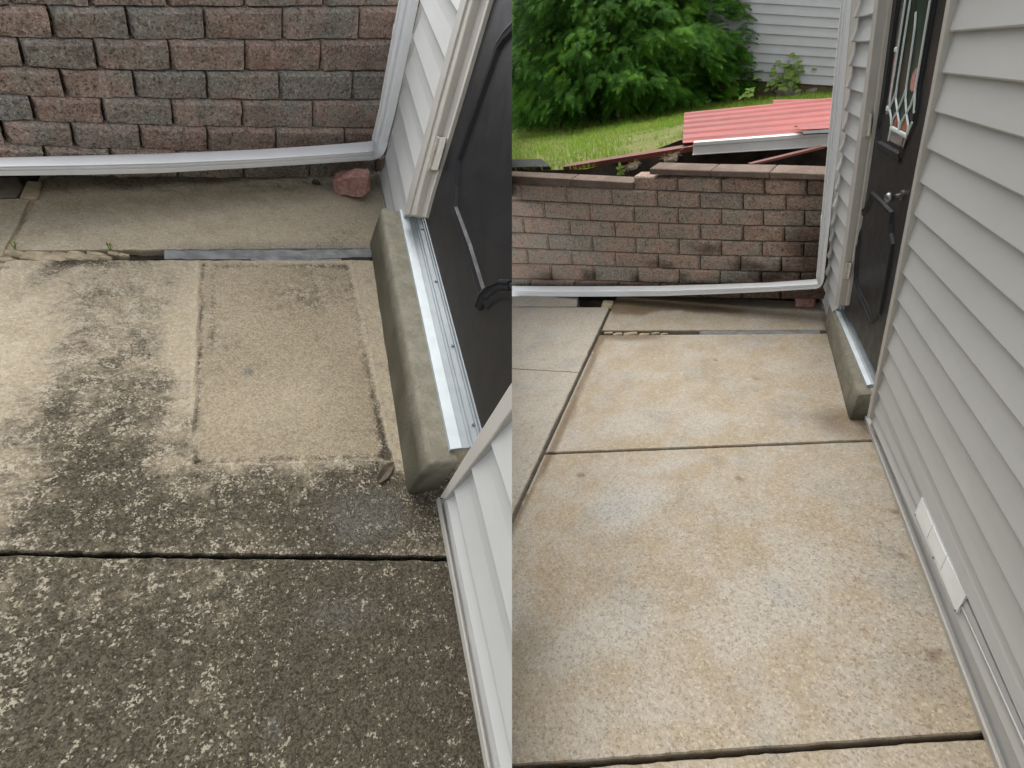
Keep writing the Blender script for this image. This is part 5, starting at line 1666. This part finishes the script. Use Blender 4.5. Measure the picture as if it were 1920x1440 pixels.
if s @ to_eye < 0: s = -s
hb = 22 * (dc + 0.36) / FPX
ring = lambda p: [p - s * 0.05, p + UP * 0.0, p - up2 * hb * 0.24, p - up2 * hb * 0.28 - s * 0.008, p - up2 * hb * 0.92 - s * 0.010, p - up2 * hb * 0.95 + s * 0.004, p - up2 * hb, p - up2 * hb - s * 0.05]
V, Fc = loft([ring(P1), ring(P2)]); solo(R, 'white_board', V, Fc, M['board'], 'long white painted fascia board under the front edge of the red sheets', 'board')
beam('red_flashing', 'short rust red strip lying in the hollow under the white board', (1410, 307, dc + 0.10), (1548, 274, dc + 0.30), 0.012, 0.05, M['redside'], 'flashing')
v, f = prism([R.at(q[0], q[1], q[2] - dc + dcx(q[0])) for q in ((1504, 246, dc + 0.30), (1600, 238, dc + 0.36), (1600, 246, dc + 0.30), (1506, 251, dc + 0.29))], -UP * 0.006)
solo(R, 'tarp_strip', v, f, M['tarp'], 'strip of dark green tarp between the red sheets and the white board', 'tarp')
# black rubber mats at the left
v, f = prism([R.at(q[0], q[1], q[2] - dc + dcx(q[0])) for q in ((900, 309, dc + 0.55), (1056, 300.5, dc + 0.75), (1060, 321, dc + 0.34), (900, 328, dc + 0.28))], -UP * 0.02)
o = solo(R, 'rubber_mat', v, f, M['rubber'], 'black pebbled rubber mat lying flat behind the wall caps', 'mat')
v, f = prism([R.at(q[0], q[1], q[2] - dc + dcx(q[0])) for q in ((900, 305, dc + 0.46), (1018, 304, dc + 0.48), (1034, 319, dc + 0.30), (900, 321, dc + 0.28))], UP * 0.03)
o = solo(R, 'rubber_mat', v, f, M['rubber'], 'thicker smooth black mat stacked on the pebbled mat', 'mat'); bevel_obj(o, 0.008, 2)
# hollow under the sheets: dark earth bed and heaps of dry straw
for k, (x, y, s, lab) in enumerate([(1258, 299, 26, 'heap of dry earth and straw in the hollow under the red sheets'), (1186, 313, 20, 'small heap of dry straw behind the wall caps beside the weed')]):
    c = R.at(x, y, dcx(x) + 0.14 - 0.04 * k)
    T = thing(R, 'straw_heap', lab, 'debris', c)
    chip(T, c, (s * dc / FPX, 0.12, s * 0.45 * dc / FPX), M['stone'], 130 + k, 'heap')
    vv, fq = [], []
    rr = random.Random(k)
    for i in range(60):
        p = c + lat * rr.gauss(0, s * 0.3) * dc / FPX + UP * (s * 0.2 * dc / FPX + rr.uniform(-0.01, 0.01)) + to_eye * rr.uniform(-0.05, 0.07)
        d = unit(np.array([rr.uniform(-1, 1), rr.uniform(-1, 1), rr.uniform(-.4, .4)])) * rr.uniform(0.02, 0.05); q = len(vv)
        vv += [p - d, p + d, p + d + UP * 0.003, p - d + UP * 0.003]; fq.append((q, q + 1, q + 2, q + 3))
    part(T, 'straw', vv, fq, M['chip'], fix=False, kind='stuff')

# ------------------------------------------------------------------ each place ends where the two pictures meet
bpy.context.view_layer.update()
for o in list(bpy.data.objects):
    if o.type != 'MESH' or '_p' not in o:
        continue
    sgn = -1.0 if o['_p'] == 'L' else 1.0
    mw = o.matrix_world
    co = np.empty(len(o.data.vertices) * 3); o.data.vertices.foreach_get('co', co); co = co.reshape(-1, 3)
    Rm = np.array(mw)
    wx = (co @ Rm[0, :3] + Rm[0, 3]) * sgn
    if wx.min() >= 0:
        continue
    if wx.max() <= 1e-4:
        for c in list(o.children):
            bpy.data.objects.remove(c)
        bpy.data.objects.remove(o)
        continue
    bm = bmesh.new(); bm.from_mesh(o.data)
    inv = mw.inverted()
    pco = inv @ Vector((0, 0, 0)); pno = (inv.to_3x3() @ Vector((sgn, 0, 0))).normalized()
    closed = all(len(e.link_faces) == 2 for e in bm.edges)
    res = bmesh.ops.bisect_plane(bm, geom=list(bm.verts) + list(bm.edges) + list(bm.faces), plane_co=pco, plane_no=pno, clear_inner=True, clear_outer=False, dist=1e-6)
    if closed:
        ed = [g for g in res['geom_cut'] if isinstance(g, bmesh.types.BMEdge) and g.is_valid]
        try:
            bmesh.ops.holes_fill(bm, edges=ed, sides=0)
        except Exception:
            pass
    bm.to_mesh(o.data); bm.free(); o.data.update()
for o in list(bpy.data.objects):
    if o.type == 'EMPTY' and not o.children:
        bpy.data.objects.remove(o)
for o in bpy.data.objects:
    for k in ('_b', '_p'):
        if k in o:
            del o[k]
